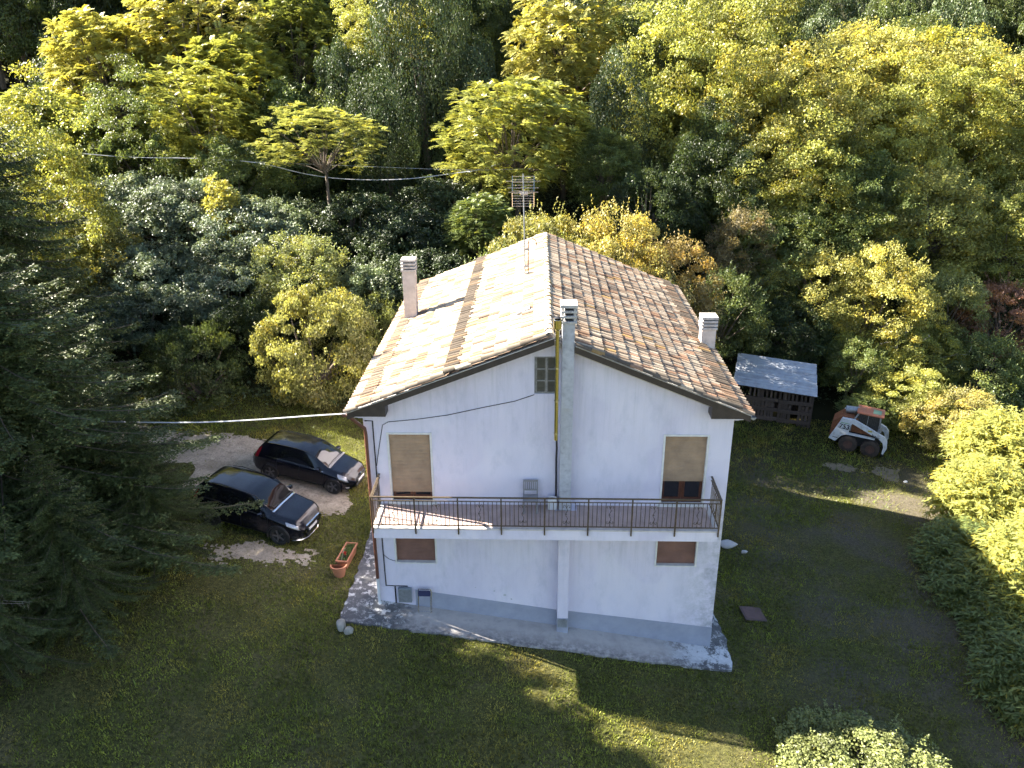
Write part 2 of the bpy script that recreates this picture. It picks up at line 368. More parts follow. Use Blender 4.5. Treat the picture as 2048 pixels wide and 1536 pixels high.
inn = [(.05, 9.0), (.05, 3.3), (.05, 1.0), (.05, .05), (1.5, .05), (5.4, .05), (5.42, .05), (8.6, .05), (10.33, .05), (10.33, .3), (10.33, 1.4), (10.33, 2.9), (10.33, 3.39)]
top = lambda x, y: tz(x, y)+.07
nseg = []
for (a, b), (c_, d_) in zip(zip(outl[:-1], outl[1:]), zip(inn[:-1], inn[1:])):
    k = max(1, int(math.dist(a, b)/.16))
    for i in range(k):
        s0, s1 = i/k, (i+1)/k; lp = lambda u, v_, s: (u[0]+(v_[0]-u[0])*s, u[1]+(v_[1]-u[1])*s)
        o0, o1, i0, i1 = lp(a, b, s0), lp(a, b, s1), lp(c_, d_, s0), lp(c_, d_, s1)
        jt = lambda q: (q[0]+float(vnoise(q[0]*3+5, q[1]*3, .5)-.5)*.12, q[1]+float(vnoise(q[0]*3, q[1]*3+9, .5)-.5)*.12)
        o0, o1 = jt(o0), jt(o1)
        M3 = [Vector((*q, top(*q)+h)) for q, h in ((o0, 0), (o1, 0), (i1, .05), (i0, .05))]
        ap.add(M3 + [Vector((o0[0], o0[1], M3[0].z-.3)), Vector((o1[0], o1[1], M3[1].z-.3))], [(0, 1, 2, 3), (0, 4, 5, 1)])
ap.build('pavement', m_, kind='structure')

# ------------------------------------------------------------------ grass
def blades(name, n, rng, x0, x1, y0, y1, keep, hmin, hmax, w, colr, spread=.5, lab='short mown grass of the lawn round the house'):
    x = rng.uniform(x0, x1, n); y = rng.uniform(y0, y1, n); k = keep(x, y); x = x[k]; y = y[k]; n = len(x)
    z = terrain(x, y); P = np.stack([x, y, z], -1); az = rng.uniform(0, 2*PI, n); h = rng.uniform(hmin, hmax, n)*(.6+.8*vnoise(x, y, .8))
    d = np.stack([np.cos(az), np.sin(az), np.zeros(n)], -1); s = np.stack([-np.sin(az), np.cos(az), np.zeros(n)], -1)
    ln = rng.uniform(.15, 1.0, n)[:, None]*spread*2
    tip = P + d*h[:, None]*ln + np.array([0, 0, 1])*(h[:, None])
    ww = (w*rng.uniform(.6, 1.4, n))[:, None]
    V = np.stack([P-s*ww, P+s*ww, tip], 1).reshape(-1, 3); F = np.arange(3*n).reshape(n, 3)
    dry = smooth01((vnoise(x, y, 1.6)*.6+vnoise(x+20, y, .5)*.4-.52)*5)[:, None]
    t = np.array([.86, 1.0, .36])*(1-dry)+np.array([1.25, 1.12, .55])*dry
    t = t*(.65+.7*rng.rand(n, 1))*(.6+.8*vnoise(x, y, .22)[:, None])*(.7+.6*vnoise(x+3, y, 1.2)[:, None])
    o = link(name, np_mesh(name, V, F, M_LEAF, t), kind='stuff'); o.color = (*colr, 1); tag(o, lab, 'grass'); return o
rng = np.random.RandomState(3)
def lawn_keep(x, y):
    house = (x > -.93+.12*(vnoise(y, x, .35)-.5)) & (x < 10.97+.12*(vnoise(y, x, .3)-.5)) & (y > -1.04+.16*(vnoise(x, y*0, .4)-.4)) & (y < 12)
    yb = np.interp(x, [-40, -14, -8, -4, 0, 5, 11, 15, 20, 24], [9.5, 11, 12, 13, 14, 15, 17, 19, 18, 16])
    tr = track(x, y); di = dirt(x, y)
    return (~house) & (y < yb+1) & (rng.rand(len(x)) < np.clip(.62-tr*2.2, .03, 1)) & (rng.rand(len(x)) < np.clip(.6-di*2.0, .08, 1)) & (vnoise(x+5, y+3, 2.2)+rng.rand(len(x)) > .22) & (rng.rand(len(x)) > .55*smooth01((x-11.5)/3)*smooth01((vnoise(x, y, 2.6)*.7+vnoise(x+9, y, .7)*.3-.38)*6))
blades('lawn_grass', 480000, rng, -14, 25, -8, 18, lawn_keep, .03, .08, .016, (.205, .195, .078))
def rough_keep(x, y):
    house = (x > -1.3) & (x < 11.6) & (y > -1.6) & (y < 13)
    side = smooth01((-x-5)/4)*.9+smooth01((x-17)/5)*.7+smooth01((y-9)/3)*.7
    return (~house) & (track(x, y) < -.1) & (rng.rand(len(x)) < side*smooth01((vnoise(x, y, 1.1)-.35)*4))
blades('rough_weeds', 60000, rng, -14, 25, -8, 18, rough_keep, .08, .2, .018, (.15, .17, .07), .7, 'taller weeds along the edges of the lawn')

# ================================================================== THE HOUSE
W, LB = 10.4, 12.0                      # facade width, depth of the walls
XR, ZR, ZE, OS, OF, YB = 5.237, 5.40, 3.15, .30, .50, 12.29
SL = (ZR-ZE)/(XR+OS); SRR = (ZR-ZE)/(W+OS-XR)
def roofz(x): return ZR-SL*(XR-x) if x <= XR else ZR-SRR*(x-XR)
ZF = .035                               # balcony floor
HO = Vector((5.2, 0, -4.4)); setoff(HO)
house = thing('house', 'two-storey white house with tiled gable roof and long front balcony', 'house', HO)

# front wall with openings, gable included
doors = [(.68, 1.88, ZF+.03, 2.32), (8.53, 9.73, ZF+.03, 2.32)]
wins = [(.66, 1.87, -2.02, -.72), (8.52, 9.70, -2.02, -.72)]
attic = (4.84, 5.50, 3.58, 4.68)
holes = doors + wins + [attic]
fw = MB()
cuts = sorted(set([0, W, XR] + [h[0] for h in holes] + [h[1] for h in holes]))
for a, b in zip(cuts[:-1], cuts[1:]):
    mid = (a+b)/2; hs = sorted([h for h in holes if h[0] <= mid <= h[1]], key=lambda h: h[2])
    za = zb_ = -5.8
    for h in hs:
        fw.add([(a, 0, za), (b, 0, zb_), (b, 0, h[2]), (a, 0, h[2])], [(0, 1, 2, 3)]); za = zb_ = h[3]
    fw.add([(a, 0, za), (b, 0, zb_), (b, 0, roofz(b)-.14), (a, 0, roofz(a)-.14)], [(0, 1, 2, 3)])
for (x0, x1, z0, z1) in holes:          # reveals
    d = .16
    fw.add([(x0, 0, z0), (x1, 0, z0), (x1, 0, z1), (x0, 0, z1), (x0, d, z0), (x1, d, z0), (x1, d, z1), (x0, d, z1)],
           [(0, 1, 5, 4), (1, 2, 6, 5), (2, 3, 7, 6), (3, 0, 4, 7)])
front_wall = fw.build('front_wall', M_PLASTER, house)
# side and back walls with openings on the left
lw = MB(); lwin = [(2.2, 3.3, .9, 2.2), (6.0, 7.1, .9, 2.2), (9.3, 10.4, .9, 2.2), (2.2, 3.3, -2.2, -1.0), (8.6, 9.7, -2.2, -1.0), (5.6, 6.7, -3.6, -1.3)]
lc = sorted(set([0, LB] + [h[0] for h in lwin] + [h[1] for h in lwin]))
for a, b in zip(lc[:-1], lc[1:]):
    hs = sorted([h for h in lwin if h[0] <= (a+b)/2 <= h[1]], key=lambda h: h[2]); za = -5.8
    for h in hs: lw.add([(0, a, za), (0, b, za), (0, b, h[2]), (0, a, h[2])], [(0, 1, 2, 3)]); za = h[3]
    lw.add([(0, a, za), (0, b, za), (0, b, ZE-.02), (0, a, ZE-.02)], [(0, 1, 2, 3)])
for (x0, x1, z0, z1) in lwin:
    lw.add([(0, x0, z0), (0, x1, z0), (0, x1, z1), (0, x0, z1), (.14, x0, z0), (.14, x1, z0), (.14, x1, z1), (.14, x0, z1)], [(0, 1, 5, 4), (1, 2, 6, 5), (2, 3, 7, 6), (3, 0, 4, 7)])
lw.build('side_wall', M_PLASTER, house)
rw = MB(); rw.add([(W, 0, -5.8), (W, LB, -5.8), (W, LB, ZE-.02), (W, 0, ZE-.02)], [(0, 1, 2, 3)]); rw.build('side_wall', M_PLASTER, house)
bw = MB(); bw.add([(0, LB, -5.8), (W, LB, -5.8), (W, LB, ZE-.02), (XR, LB, ZR-.14), (0, LB, ZE-.02)], [(0, 1, 2, 3, 4)]); bw.build('back_wall', M_PLASTER, house)

def shutter(x0, x1, y, z0, z1, pitch=.045):
    """roller shutter: rounded slats, one mesh"""
    b = MB(); n = max(2, int((z1-z0)/pitch)); h = (z1-z0)/n
    for i in range(n):
        a = z0+i*h
        prof = [(0, a), (-.010, a+h*.22), (-.012, a+h*.5), (-.010, a+h*.78), (0, a+h)]
        for (u, q), (u2, q2) in zip(prof[:-1], prof[1:]):
            b.add([(x0, y+u, q), (x1, y+u, q), (x1, y+u2, q2), (x0, y+u2, q2)], [(0, 1, 2, 3)])
    b.box(x0, x1, y-.014, y+.01, z0-.03, z0)
    return b
for k, (x0, x1, z0, z1) in enumerate(doors):
    fr = MB(); t = .045
    fr.box(x0-t, x0+.012, -.022, .10, z0, z1+t); fr.box(x1-.012, x1+t, -.022, .10, z0, z1+t); fr.box(x0+.012, x1-.012, -.022, .10, z1-.012, z1+t)
    fr.box(x0-.12, x1+.12, -.05, .12, z0-.03, z0+.045)
    d = fr.build('balcony_door', M_STONE, house, label='balcony door with half-lowered beige shutter over brown glazed leaves' if k else 'balcony door with beige shutter almost fully lowered')
    bot = .86 if k else .43
    shutter(x0+.012, x1-.012, .085, bot, z1-.012).build('roller_shutter', M_SHUT, d)
    xm = (x0+x1)/2
    for a, b in ((x0+.014, xm-.004), (xm+.004, x1-.014)):
        lf = MB(); y0, y1 = .125, .165; zb = z0+.05
        lf.box(a, a+.08, y0, y1, zb, z1); lf.box(b-.08, b, y0, y1, zb, z1); lf.box(a+.08, b-.08, y0, y1, zb, zb+.16); lf.box(a+.08, b-.08, y0, y1, z1-.1, z1)
        l_ = lf.build('door_leaf', M_WOOD, d); MB().box(a+.08, b-.08, .142, .15, zb+.16, z1-.1).build('pane', M_GLASS, d)
for k, (x0, x1, z0, z1) in enumerate(wins):
    fr = MB(); t = .04
    fr.box(x0-t, x0+.012, -.018, .10, z0, z1); fr.box(x1-.012, x1+t, -.018, .10, z0, z1)
    fr.box(x0-t, x1+t, -.035, .13, z0-.035, z0+.002)
    w_ = fr.build('window', M_STONE, house)
    shutter(x0+.012, x1-.012, .11, z0+.04, z1, .05).build('roller_shutter', M_SHUTB, w_)
for (y0, y1, z0, z1) in lwin:
    fr = MB(); fr.box(-.03, .12, y0-.06, y1+.06, z0-.04, z0+.002)
    w_ = fr.build('window', M_STONE, house); MB().box(.09, .12, y0, y1, z0+.003, z1).build('roller_shutter', M_SHUTB, w_)
# attic casement: two leaves, three panes each
x0, x1, z0, z1 = attic; xm = (x0+x1)/2
fr = MB(); fr.box(x0, x0+.03, .04, .10, z0, z1); fr.box(x1-.03, x1, .04, .10, z0, z1); fr.box(x0+.03, x1-.03, .04, .10, z1-.03, z1); fr.box(x0+.03, x1-.03, .04, .10, z0, z0+.03)
aw = fr.build('attic_window', M_OLDWOOD, house, label='weathered grey attic casement with dusty panes')
for a, b in ((x0+.032, xm-.003), (xm+.003, x1-.032)):
    s = MB(); y0, y1 = .03, .075
    s.box(a, a+.04, y0, y1, z0+.032, z1-.032); s.box(b-.04, b, y0, y1, z0+.032, z1-.032)
    zz = np.linspace(z0+.032, z1-.032, 4)
    for i, q in enumerate(zz): s.box(a+.04, b-.04, y0+.003, y1-.003, max(q-.018, z0+.033), min(q+.018, z1-.033))
    s.build('sash', M_OLDWOOD, aw)
    for q, q2 in zip(zz[:-1], zz[1:]): MB().box(a+.04, b-.04, .05, .056, q+.018, q2-.018).build('pane', M_DUSTGLASS, aw)

# plinth band following the slope of the ground
pl = MB(); gz = lambda x: -3.55-.157*x
pl.prism([(1.18, -5.75), (5.55, -5.75), (5.55, gz(5.55)+.70), (1.18, gz(1.18)+.70)], 'y', -.014, .05)
pl.prism([(5.92, -5.9), (W+.012, -5.9), (W+.012, gz(W)+.86), (5.92, gz(5.92)+.72)], 'y', -.014, .05)
pl.build('plinth', M_PLINTH, house)
pl = MB(); pl.prism([(-.012, -5.6), (1.12, -5.6), (1.12, gz(1.12)+.66), (-.012, gz(0)+.66)], 'y', -.012, .05); pl.build('plinth', M_PLASTER, house)

# chimney breast on the front: clean below the balcony, stained stack above
CX0, CX1, CY = 5.57, 5.90, -.40
lo = MB(); lo.box(CX0, CX1, -.28, -.001, gz(5.7)+.62, -.34); lower = lo.build('chimney_breast', M_PLASTER, house)
lb = MB(); lb.box(CX0-.012, CX1+.012, -.295, -.002, gz(5.7)-.3, gz(5.7)+.62); foot = lb.build('chimney_foot', M_PLINTH, lower)
h_ = MB(); za = gz(5.7)+.30; h_.box(CX0+.02, CX1-.02, -.318, -.296, za, za+.30)
hh = h_.build('soot_hatch', M_GREYMET, lower)
up = MB(); up.box(CX0, CX1, -.30, -.001, ZF+.01, 3.3); up.box(CX0+.004, CX1-.004, CY, -.002, 3.3, 5.75)
stack = up.build('chimney_stack', M_STACK, house, label='tall stained concrete chimney rising in front of the ridge')
cp = MB(); cp.box(CX0+.06, CX1-.06, CY+.06, -.06, 5.75, 6.18, None); cp.build('flue_core', M_DARKMET, stack)
for i, z in enumerate((5.75, 5.90, 6.04, 6.18)):
    s = MB(); e = .045 if i < 3 else .06; s.bbox(CX0-e, CX1+e, CY-e, .0+e, z, z+(.06 if i < 3 else .09), .012)
    s.build('cap_slab', M_CAP, stack)
    if i < 3:
        pz = MB()
        for a in (CX0-.02, CX1-.03):
            for b in (CY-.02, -.03): MB().box(a, a+.05, b, b+.05, z+.06, z+.15).build('cap_post', M_CAP, stack)
# brass-coloured flue with bands and cowl
FX, FY = 5.44, -.52
fl = MB(); fl.tube([(FX, FY, 2.42), (FX, FY, 5.78)], .052, 16)
flue = fl.build('flue_pipe', M_BRASS, house, smooth=True)
for z in (2.62, 3.6, 4.55): MB().tube([(FX, FY, z-.018), (FX, FY, z+.018)], .066, 16).build('flue_band', M_STEEL, flue, smooth=True)
cw = MB(); cw.lathe([(.07, 5.62), (.105, 5.66), (.108, 5.90), (.088, 5.90), (.085, 5.68)], 18, Matrix.Translation((FX, FY, 0))); cw.build('flue_cowl', M_BRASS, flue, smooth=True)
rm = MB(); rm.lathe([(.106, 5.895), (.113, 5.90), (.106, 5.905), (.10, 5.90)], 18, Matrix.Translation((FX, FY, 0))); rm.build('cowl_rim', M_STEEL, flue, smooth=True)
cap = MB(); cap.lathe([(.001, 6.0), (.10, 5.955), (.10, 5.945), (.001, 5.95)], 18, Matrix.Translation((FX, FY, 0))); cap.build('cowl_lid', M_DARKMET, flue, smooth=True)
for z in (2.75, 4.3):
    b_ = MB(); b_.bar((FX, FY+.05, z), (FX, 0, z), .02, .03); b_.build('flue_bracket', M_GREYMET, flue)
dp = MB(); dp.tube([(FX+.02, FY+.02, 2.42), (FX+.03, FY+.12, 2.1), (FX+.03, -.10, 1.6), (FX+.04, -.09, ZF+.25)], .028, 8); dp.build('drain_hose', M_DARKMET, house, smooth=True)

# ------------------------------------------------------------------ roof
rf = MB()
for (x0, x1, y0, y1) in ((-OS+.05, XR, 0, YB-.05), (-OS+.05, XR, -.40, 0)):
    x1b = x1 if y0 >= 0 else FX-.075
    rf.prism([(x0, roofz(x0)-.02), (x1b, roofz(x1b)-.02), (x1b, roofz(x1b)-.15), (x0, roofz(x0)-.15)], 'y', y0, y1)
for (x0, x1, y0, y1) in ((XR, W+OS-.05, 0, YB-.05), (CX1+.02, W+OS-.05, -.40, 0)):
    rf.prism([(x0, roofz(x0)-.02), (x1, roofz(x1)-.02), (x1, roofz(x1)-.15), (x0, roofz(x0)-.15)], 'y', y0, y1)
roof = rf.build('roof', M_CONC, house)
# channel tiles (the hollow rows between the cover tiles)
NC, NR = 64, 16
PY = (YB+OF)/NC
def channels(sgn):
    V = []; F_ = []; b = MB()
    for cidx in range(NC):
        for r_ in range(NR):
            xa = XR+sgn*(XR+OS if sgn < 0 else W+OS-XR)*r_/NR; xb = XR+sgn*(XR+OS if sgn < 0 else W+OS-XR)*(r_+1.06)/NR
            yc = -OF+PY*cidx
            if yc < .05 and 5.3 < max(xa, xb) and min(xa, xb) < 6.0: continue
            pts = []
            for (xx, lift) in ((xa, .005), (xb, .03)):
                zz = roofz(min(max(xx, -OS-.02), W+OS+.02))+lift
                for q, dz in ((0, .03), (.3, 0), (.7, 0), (1, .03)): pts.append((xx, yc+PY*q, zz+dz))
            b.add(pts, [(0, 1, 5, 4), (1, 2, 6, 5), (2, 3, 7, 6)])
    return b.build('channel_tiles', M_CHANNEL, roof, kind='stuff')
channels(-1); channels(1)
# cover tiles
def tile_mesh(ln, w0, w1, h0, h1, th=.014, n=6):
    """half-barrel tile along +x (down the slope), open end visible"""
    b = MB()
    for (x, w, h) in ((0, w0, h0), (ln, w1, h1)):
        for rr in (0, th):
            for i in range(n+1):
                a = PI*i/n; b.v.append((x, -math.cos(a)*(w/2-rr), math.sin(a)*(h-rr)))
    k = n+1
    fs = [(i, i+1, 2*k+i+1, 2*k+i) for i in range(n)] + [(2*k+i, 2*k+i+1, 3*k+i+1, 3*k+i) for i in range(n)]
    return b.v, fs
TV, TF = tile_mesh(.44, .125, .165, .066, .086)
rt = random.Random(11)
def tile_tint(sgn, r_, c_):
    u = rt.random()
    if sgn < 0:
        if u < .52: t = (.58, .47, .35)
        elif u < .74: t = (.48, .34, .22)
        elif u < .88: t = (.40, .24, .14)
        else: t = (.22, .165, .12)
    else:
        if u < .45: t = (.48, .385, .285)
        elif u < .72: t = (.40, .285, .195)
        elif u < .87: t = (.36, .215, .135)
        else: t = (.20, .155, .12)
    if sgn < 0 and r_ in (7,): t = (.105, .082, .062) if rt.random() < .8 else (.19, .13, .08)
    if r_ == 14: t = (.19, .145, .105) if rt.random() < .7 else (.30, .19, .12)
    if c_ == 0 and rt.random() < .8: t = (.15, .122, .095)
    if c_ == 1 and rt.random() < .3: t = (.24, .19, .14)
    if rt.random() < .008: t = (.46, .29, .12)
    k = .84*(.78, .88, .96, 1.04, 1.16)[rt.randrange(5)]
    return tuple(v*k for v in t)
tiles = []
for sgn in (-1, 1):
    run = XR+OS if sgn < 0 else W+OS-XR; sl = SL if sgn < 0 else SRR; ang = math.atan(sl); slen = run/math.cos(ang); ex = slen/NR
    for c_ in range(NC+1):
        for r_ in range(NR):
            y = -OF+PY*c_ + rt.uniform(-.02, .02)
            x = XR+sgn*(r_*ex*math.cos(ang)); z = ZR-r_*ex*math.sin(ang)
            if y < .16 and 5.25 < x+sgn*.2 < 6.05: continue
            lift = .048+(.045 if (r_ == 14 or (sgn < 0 and r_ == 7)) else 0)+(.03 if c_ == 0 else 0)+rt.uniform(-.006, .01)
            yaw = (0 if sgn > 0 else PI)+rt.uniform(-.08, .08)
            M = Matrix.Translation((x, y, z+lift)) @ Matrix.Rotation(yaw, 4, 'Z') @ Matrix.Rotation(ang-.045+rt.uniform(-.015, .015), 4, 'Y')
            tiles.append((M, tile_tint(sgn, r_, c_), (M.translation-CAM).length))
tiles.sort(key=lambda t: t[2])
# the 300 nearest are single objects that share a few meshes; the rest is one mesh
pal = {}
for M, t, d in tiles[:300]:
    key = tuple(round(v, 3) for v in t)
    if key not in pal:
        b = MB(); b.tint = key; b.add(TV, TF); pal[key] = b.mesh('roof_tile', M_TILE, True, (0, 0, 0))
    o = link('roof_tile', pal[key], roof); o.matrix_local = Matrix.Translation(-HO) @ M
tv = np.array(TV); tf = np.array(TF); nv = len(tv); VV = []; FF = []; TT = []
for i, (M, t, d) in enumerate(tiles[300:]):
    A = np.array(M); VV.append(tv @ A[:3, :3].T + A[:3, 3] - np.array(HO)); FF.append(tf+i*nv); TT.append(np.tile(t, (len(tf), 1)))
rtm = np_mesh('roof_tiles', np.concatenate(VV), np.concatenate(FF), M_TILE, np.concatenate(TT), smooth=True); rtm.set_sharp_from_angle(angle=R(38)); o = link('roof_tiles', rtm, roof, kind='stuff')
# ridge tiles, laid towards the front
RV, RF = tile_mesh(.46, .21, .25, .10, .12)
nrid = 33
for i in range(nrid):
    y = YB-.02-i*(YB+OF-.42)/(nrid-1)
    b = MB(); k = .85+.3*rt.random(); b.tint = tuple(v*k for v in ((.56, .47, .36) if rt.random() < .8 else (.50, .37, .20))); b.add(RV, RF)
    o = link('ridge_tile', b.mesh('ridge_tile', M_TILE, True, (0, 0, 0)), roof)
    o.matrix_local = Matrix.Translation(-HO) @ Matrix.Translation((XR+rt.uniform(-.012, .012), y, ZR+.025+rt.uniform(0, .012))) @ Matrix.Rotation(-PI/2+rt.uniform(-.04, .04), 4, 'Z') @ Matrix.Rotation(-.04, 4, 'Y')
# fascia boards along the front verge, pale moulding below, boxed eave ends
def sloped(b, x0, x1, dz0, dz1, y0, y1): b.prism([(x0, roofz(x0)+dz1), (x1, roofz(x1)+dz1), (x1, roofz(x1)+dz0), (x0, roofz(x0)+dz0)], 'y', y0, y1)
for (a, b_) in ((-OS-.03, FX-.07), (CX1+.012, W+OS+.03)):
    f_ = MB(); sloped(f_, a, b_, -.175, .015, -.445, -.405); f_.build('fascia_board', M_FASCIA, house)
    v_ = MB(); sloped(v_, a, b_, .018, .045, -.49, -.38); v_.build('verge_mortar', M_CAP, house)
for (a, b_) in ((.70, CX0-.02), (CX1+.02, W-.70)):
    g_ = MB()
    if a < XR < b_: sloped(g_, a, XR, -.30, -.155, -.16, 0.0); sloped(g_, XR, b_, -.30, -.155, -.16, 0.0)
    else: sloped(g_, a, b_, -.30, -.155, -.16, 0.0)
    g_.build('verge_moulding', M_CONC, house)
for sgn, (a, b_) in ((-1, (-OS-.02, .74)), (1, (W+OS+.02, W-.74))):
    e = MB(); zlo = ZE-.10
    e.prism([(a, zlo), (b_, zlo), (b_, roofz(b_)-.168), (a, roofz(a)-.02)] if sgn < 0 else [(b_, zlo), (a, zlo), (a, roofz(a)-.02), (b_, roofz(b_)-.168)], 'y', -.435, -.002)
    e.build('eave_box', M_FASCIA, house)
    c_ = MB(); s0, s1 = (-.16, .62) if sgn < 0 else (W-.62, W+.16)
    c_.box(s0, s1, -.34, -.002, zlo-.07, zlo-.002); c_.box(s0+.07, s1-.07, -.20, -.002, zlo-.15, zlo-.07)
    c_.build('cornice', M_PLASTER, house)
    # soffit and gutter along the eave
    s_ = MB(); xx = (-OS-.02, .0) if sgn < 0 else (W, W+OS+.02); s_.box(xx[0], xx[1], .0, YB-.06, zlo, zlo+.03); s_.build('soffit', M_PLASTER, house)
    gx = -OS-.09 if sgn < 0 else W+OS+.09; gz_ = ZE-.04; n = 8; gv = []
    for y in (-.47, YB): gv += [(gx+math.cos(PI+PI*i/n)*.075, y, gz_+math.sin(PI+PI*i/n)*.075) for i in range(n+1)]
    g_ = MB(); g_.add(gv, [(i, i+1, n+2+i, n+1+i) for i in range(n)] + [tuple(range(n+1)), tuple(range(n+1, 2*n+2))]); g_.build('gutter', M_GUTTER if sgn < 0 else M_GREYMET, house, smooth=True)
# other chimneys
def chimney(cx, cy, w, d, z0, z1, label):
    b = MB(); b.box(cx-w/2, cx+w/2, cy-d/2, cy+d/2, z0, z1-.42)
    c_ = b.build('chimney', M_CONC, house, label=label)
    MB().box(cx-w/2+.06, cx+w/2-.06, cy-d/2+.06, cy+d/2-.06, z1-.42, z1-.05).build('flue_core', M_DARKMET, c_)
    for i in range(4):
        z = z1-.42+i*.115; e = .035; s = MB(); s.bbox(cx-w/2-e, cx+w/2+e, cy-d/2-e, cy+d/2+e, z, z+(.075 if i < 3 else .085), .01); s.build('cap_slab', M_CAP, c_)
chimney(.38, 7.15, .44, .44, 3.1, 5.66, 'tall slender chimney on the sunlit roof slope')
chimney(10.50, 4.75, .46, .46, 2.9, 4.36, 'short chimney by the shaded right-hand eave')
b = MB(); Mh = Matrix.Translation((4.5, 2.42, roofz(4.5)+.14)) @ Matrix.Rotation(-math.atan(SL), 4, 'Y'); b.bbox(-.22, .22, -.16, .16, -.04, .03, .012, Mh); b.build('roof_vent', M_GREYMET, roof)

# downpipe, conduit, boxes and cables on the facade
dp = MB(); dp.tube([(-.36, -.30, ZE-.08), (-.33, -.22, ZE-.2), (.06, -.11, ZE-.62), (.07, -.10, ZE-.8), (.06, -.10, -2.55)], .05, 10); dn = dp.build('downpipe', M_GUTTER, house, smooth=True)
dw = MB(); dw.tube([(.06, -.10, -2.55), (.06, -.10, -3.40), (.09, -.16, -3.5)], .047, 10); dw.build('downpipe_foot', M_WHITE, house, smooth=True)
for z in (2.0, .6, -1.2): MB().tube([(.06, -.10, z-.015), (.06, -.10, z+.015)], .057, 10).build('pipe_band', M_GUTTER, dn)
cb = MB(); cb.tube([(.05, -.02, ZE-.42), (.27, -.02, ZE-.42), (.27, -.02, -.30)], .018, 6); cb.build('conduit', M_DARKMET, house)
cb = MB(); cb.tube([(.27, -.02, -.40), (.28, -.02, -2.88), (.95, -.02, -2.90)], .018, 6); cb.build('conduit', M_DARKMET, house)
cb = MB(); pts = [(4.84, -.015, 3.56), (4.3, -.015, 3.36), (3.4, -.015, 3.16), (2.4, -.015, 2.92), (1.5, -.015, 2.78), (.72, -.015, 2.70), (.55, -.015, 2.60), (.40, -.015, 1.9), (.29, -.015, 1.3)]
cb.tube(pts, .010, 5); cb.build('wall_cable', M_DARKMET, house)
cb = MB(); cb.tube([(.28, -.015, -1.75), (.42, -.015, -1.90), (.56, -.015, -1.96), (.64, -.02, -1.97)], .007, 5); cb.build('wall_cable', M_DARKMET, house)
mb = MB(); mb.bbox(.66, 1.07, -.12, -.013, -3.44, -2.93, .008); box_ = mb.build('meter_box', pm('meter_grey', (.24, .27, .30), (.19, .215, .24), 5, .5), house)
MB().box(.69, 1.04, -.126, -.121, -3.41, -2.96).build('meter_door', M_GREYMET, box_)
cb = MB(); cb.tube([(.56, -.03, -2.92), (.56, -.03, -3.55)], .022, 6); cb.build('conduit', M_DARKMET, house)
for i, (x, z, s) in enumerate(((3.05, -2.92, .02), (3.62, -3.05, .028), (3.95, -3.20, .045), (4.15, -3.34, .03))):
    b = MB(); b.add([(x+s*rt.uniform(.6, 1.3)*math.cos(a), -.004, z+s*rt.uniform(.6, 1.3)*math.sin(a)) for a in np.linspace(0, 2*PI, 9)[:-1]], [tuple(range(8))]); b.build('plaster_chip', M_STACK, house)

# ------------------------------------------------------------------ balcony
BX0, BX1, BD, ZH = .342, 9.94, 1.30, 1.03
sb = MB(); sb.box(BX0, CX0-.01, -BD, -.001, -.315, ZF-.012); sb.box(CX0-.01, CX1+.01, -BD, -.301, -.315, ZF-.012); sb.box(CX1+.01, BX1, -BD, -.001, -.315, ZF-.012)
balcony = sb.build('balcony', M_PLASTER, house)
eg = MB(); eg.box(BX0-.02, BX1+.02, -BD-.02, -BD+.10, ZF-.04, ZF-.002); eg.box(BX0-.02, BX0+.10, -BD+.10, -.003, ZF-.04, ZF-.002); eg.box(BX1-.10, BX1+.02, -BD+.10, -.003, ZF-.04, ZF-.002)
eg.build('edge_strip', M_CONC, balcony)
ntx, nty = 30, 4; tx0, tx1, ty0, ty1 = BX0+.105, BX1-.105, -BD+.105, -.005
dx, dy = (tx1-tx0)/ntx, (ty1-ty0)/nty
tm = MB(); tm.box(.003, dx-.003, .003, dy-.003, -.010, .0); tme = tm.mesh('floor_tile', M_FLOORT, off=(0, 0, 0))
for i in range(ntx):
    for j in range(nty):
        x, y = tx0+i*dx, ty0+j*dy
        if x+dx > CX0-.01 and x < CX1+.01 and y+dy > -.30: continue
        o = link('floor_tile', tme, balcony); o.location = Vector((x, y, ZF+rt.uniform(-.001, .001)))-HO
rail = MB(); rail.bbox(BX0-.03, BX1+.03, -BD-.035, -BD+.02, ZH-.018, ZH+.012, .006); rail.build('handrail', M_RAIL, balcony)
for x in (BX0, BX1):
    r_ = MB(); r_.bbox(x-.028, x+.028, -BD+.021, .0, ZH-.018, ZH+.012, .006); r_.build('handrail', M_RAIL, balcony)
for z in (ZH-.12, ZF+.10):
    r_ = MB(); r_.box(BX0, BX1, -BD-.022, -BD+.006, z-.01, z+.01); r_.build('rail_bar', M_RAIL, balcony)
    for x in (BX0, BX1): r_ = MB(); r_.box(x-.014, x+.014, -BD+.007, 0, z-.01, z+.01); r_.build('rail_bar', M_RAIL, balcony)
posts = np.linspace(BX0, BX1, 9)
pmh = MB(); pmh.box(-.02, .02, -.02, .02, -.17, ZH-.02-ZF); pmm = pmh.mesh('post', M_RAIL, off=(0, 0, 0))
for x in posts: o = link('post', pmm, balcony); o.location = Vector((x, -BD-.03, ZF))-HO
bmm = MB().box(-.009, .009, -.009, .009, .10, ZH-.12-ZF).mesh('baluster', M_RAIL, off=(0, 0, 0))
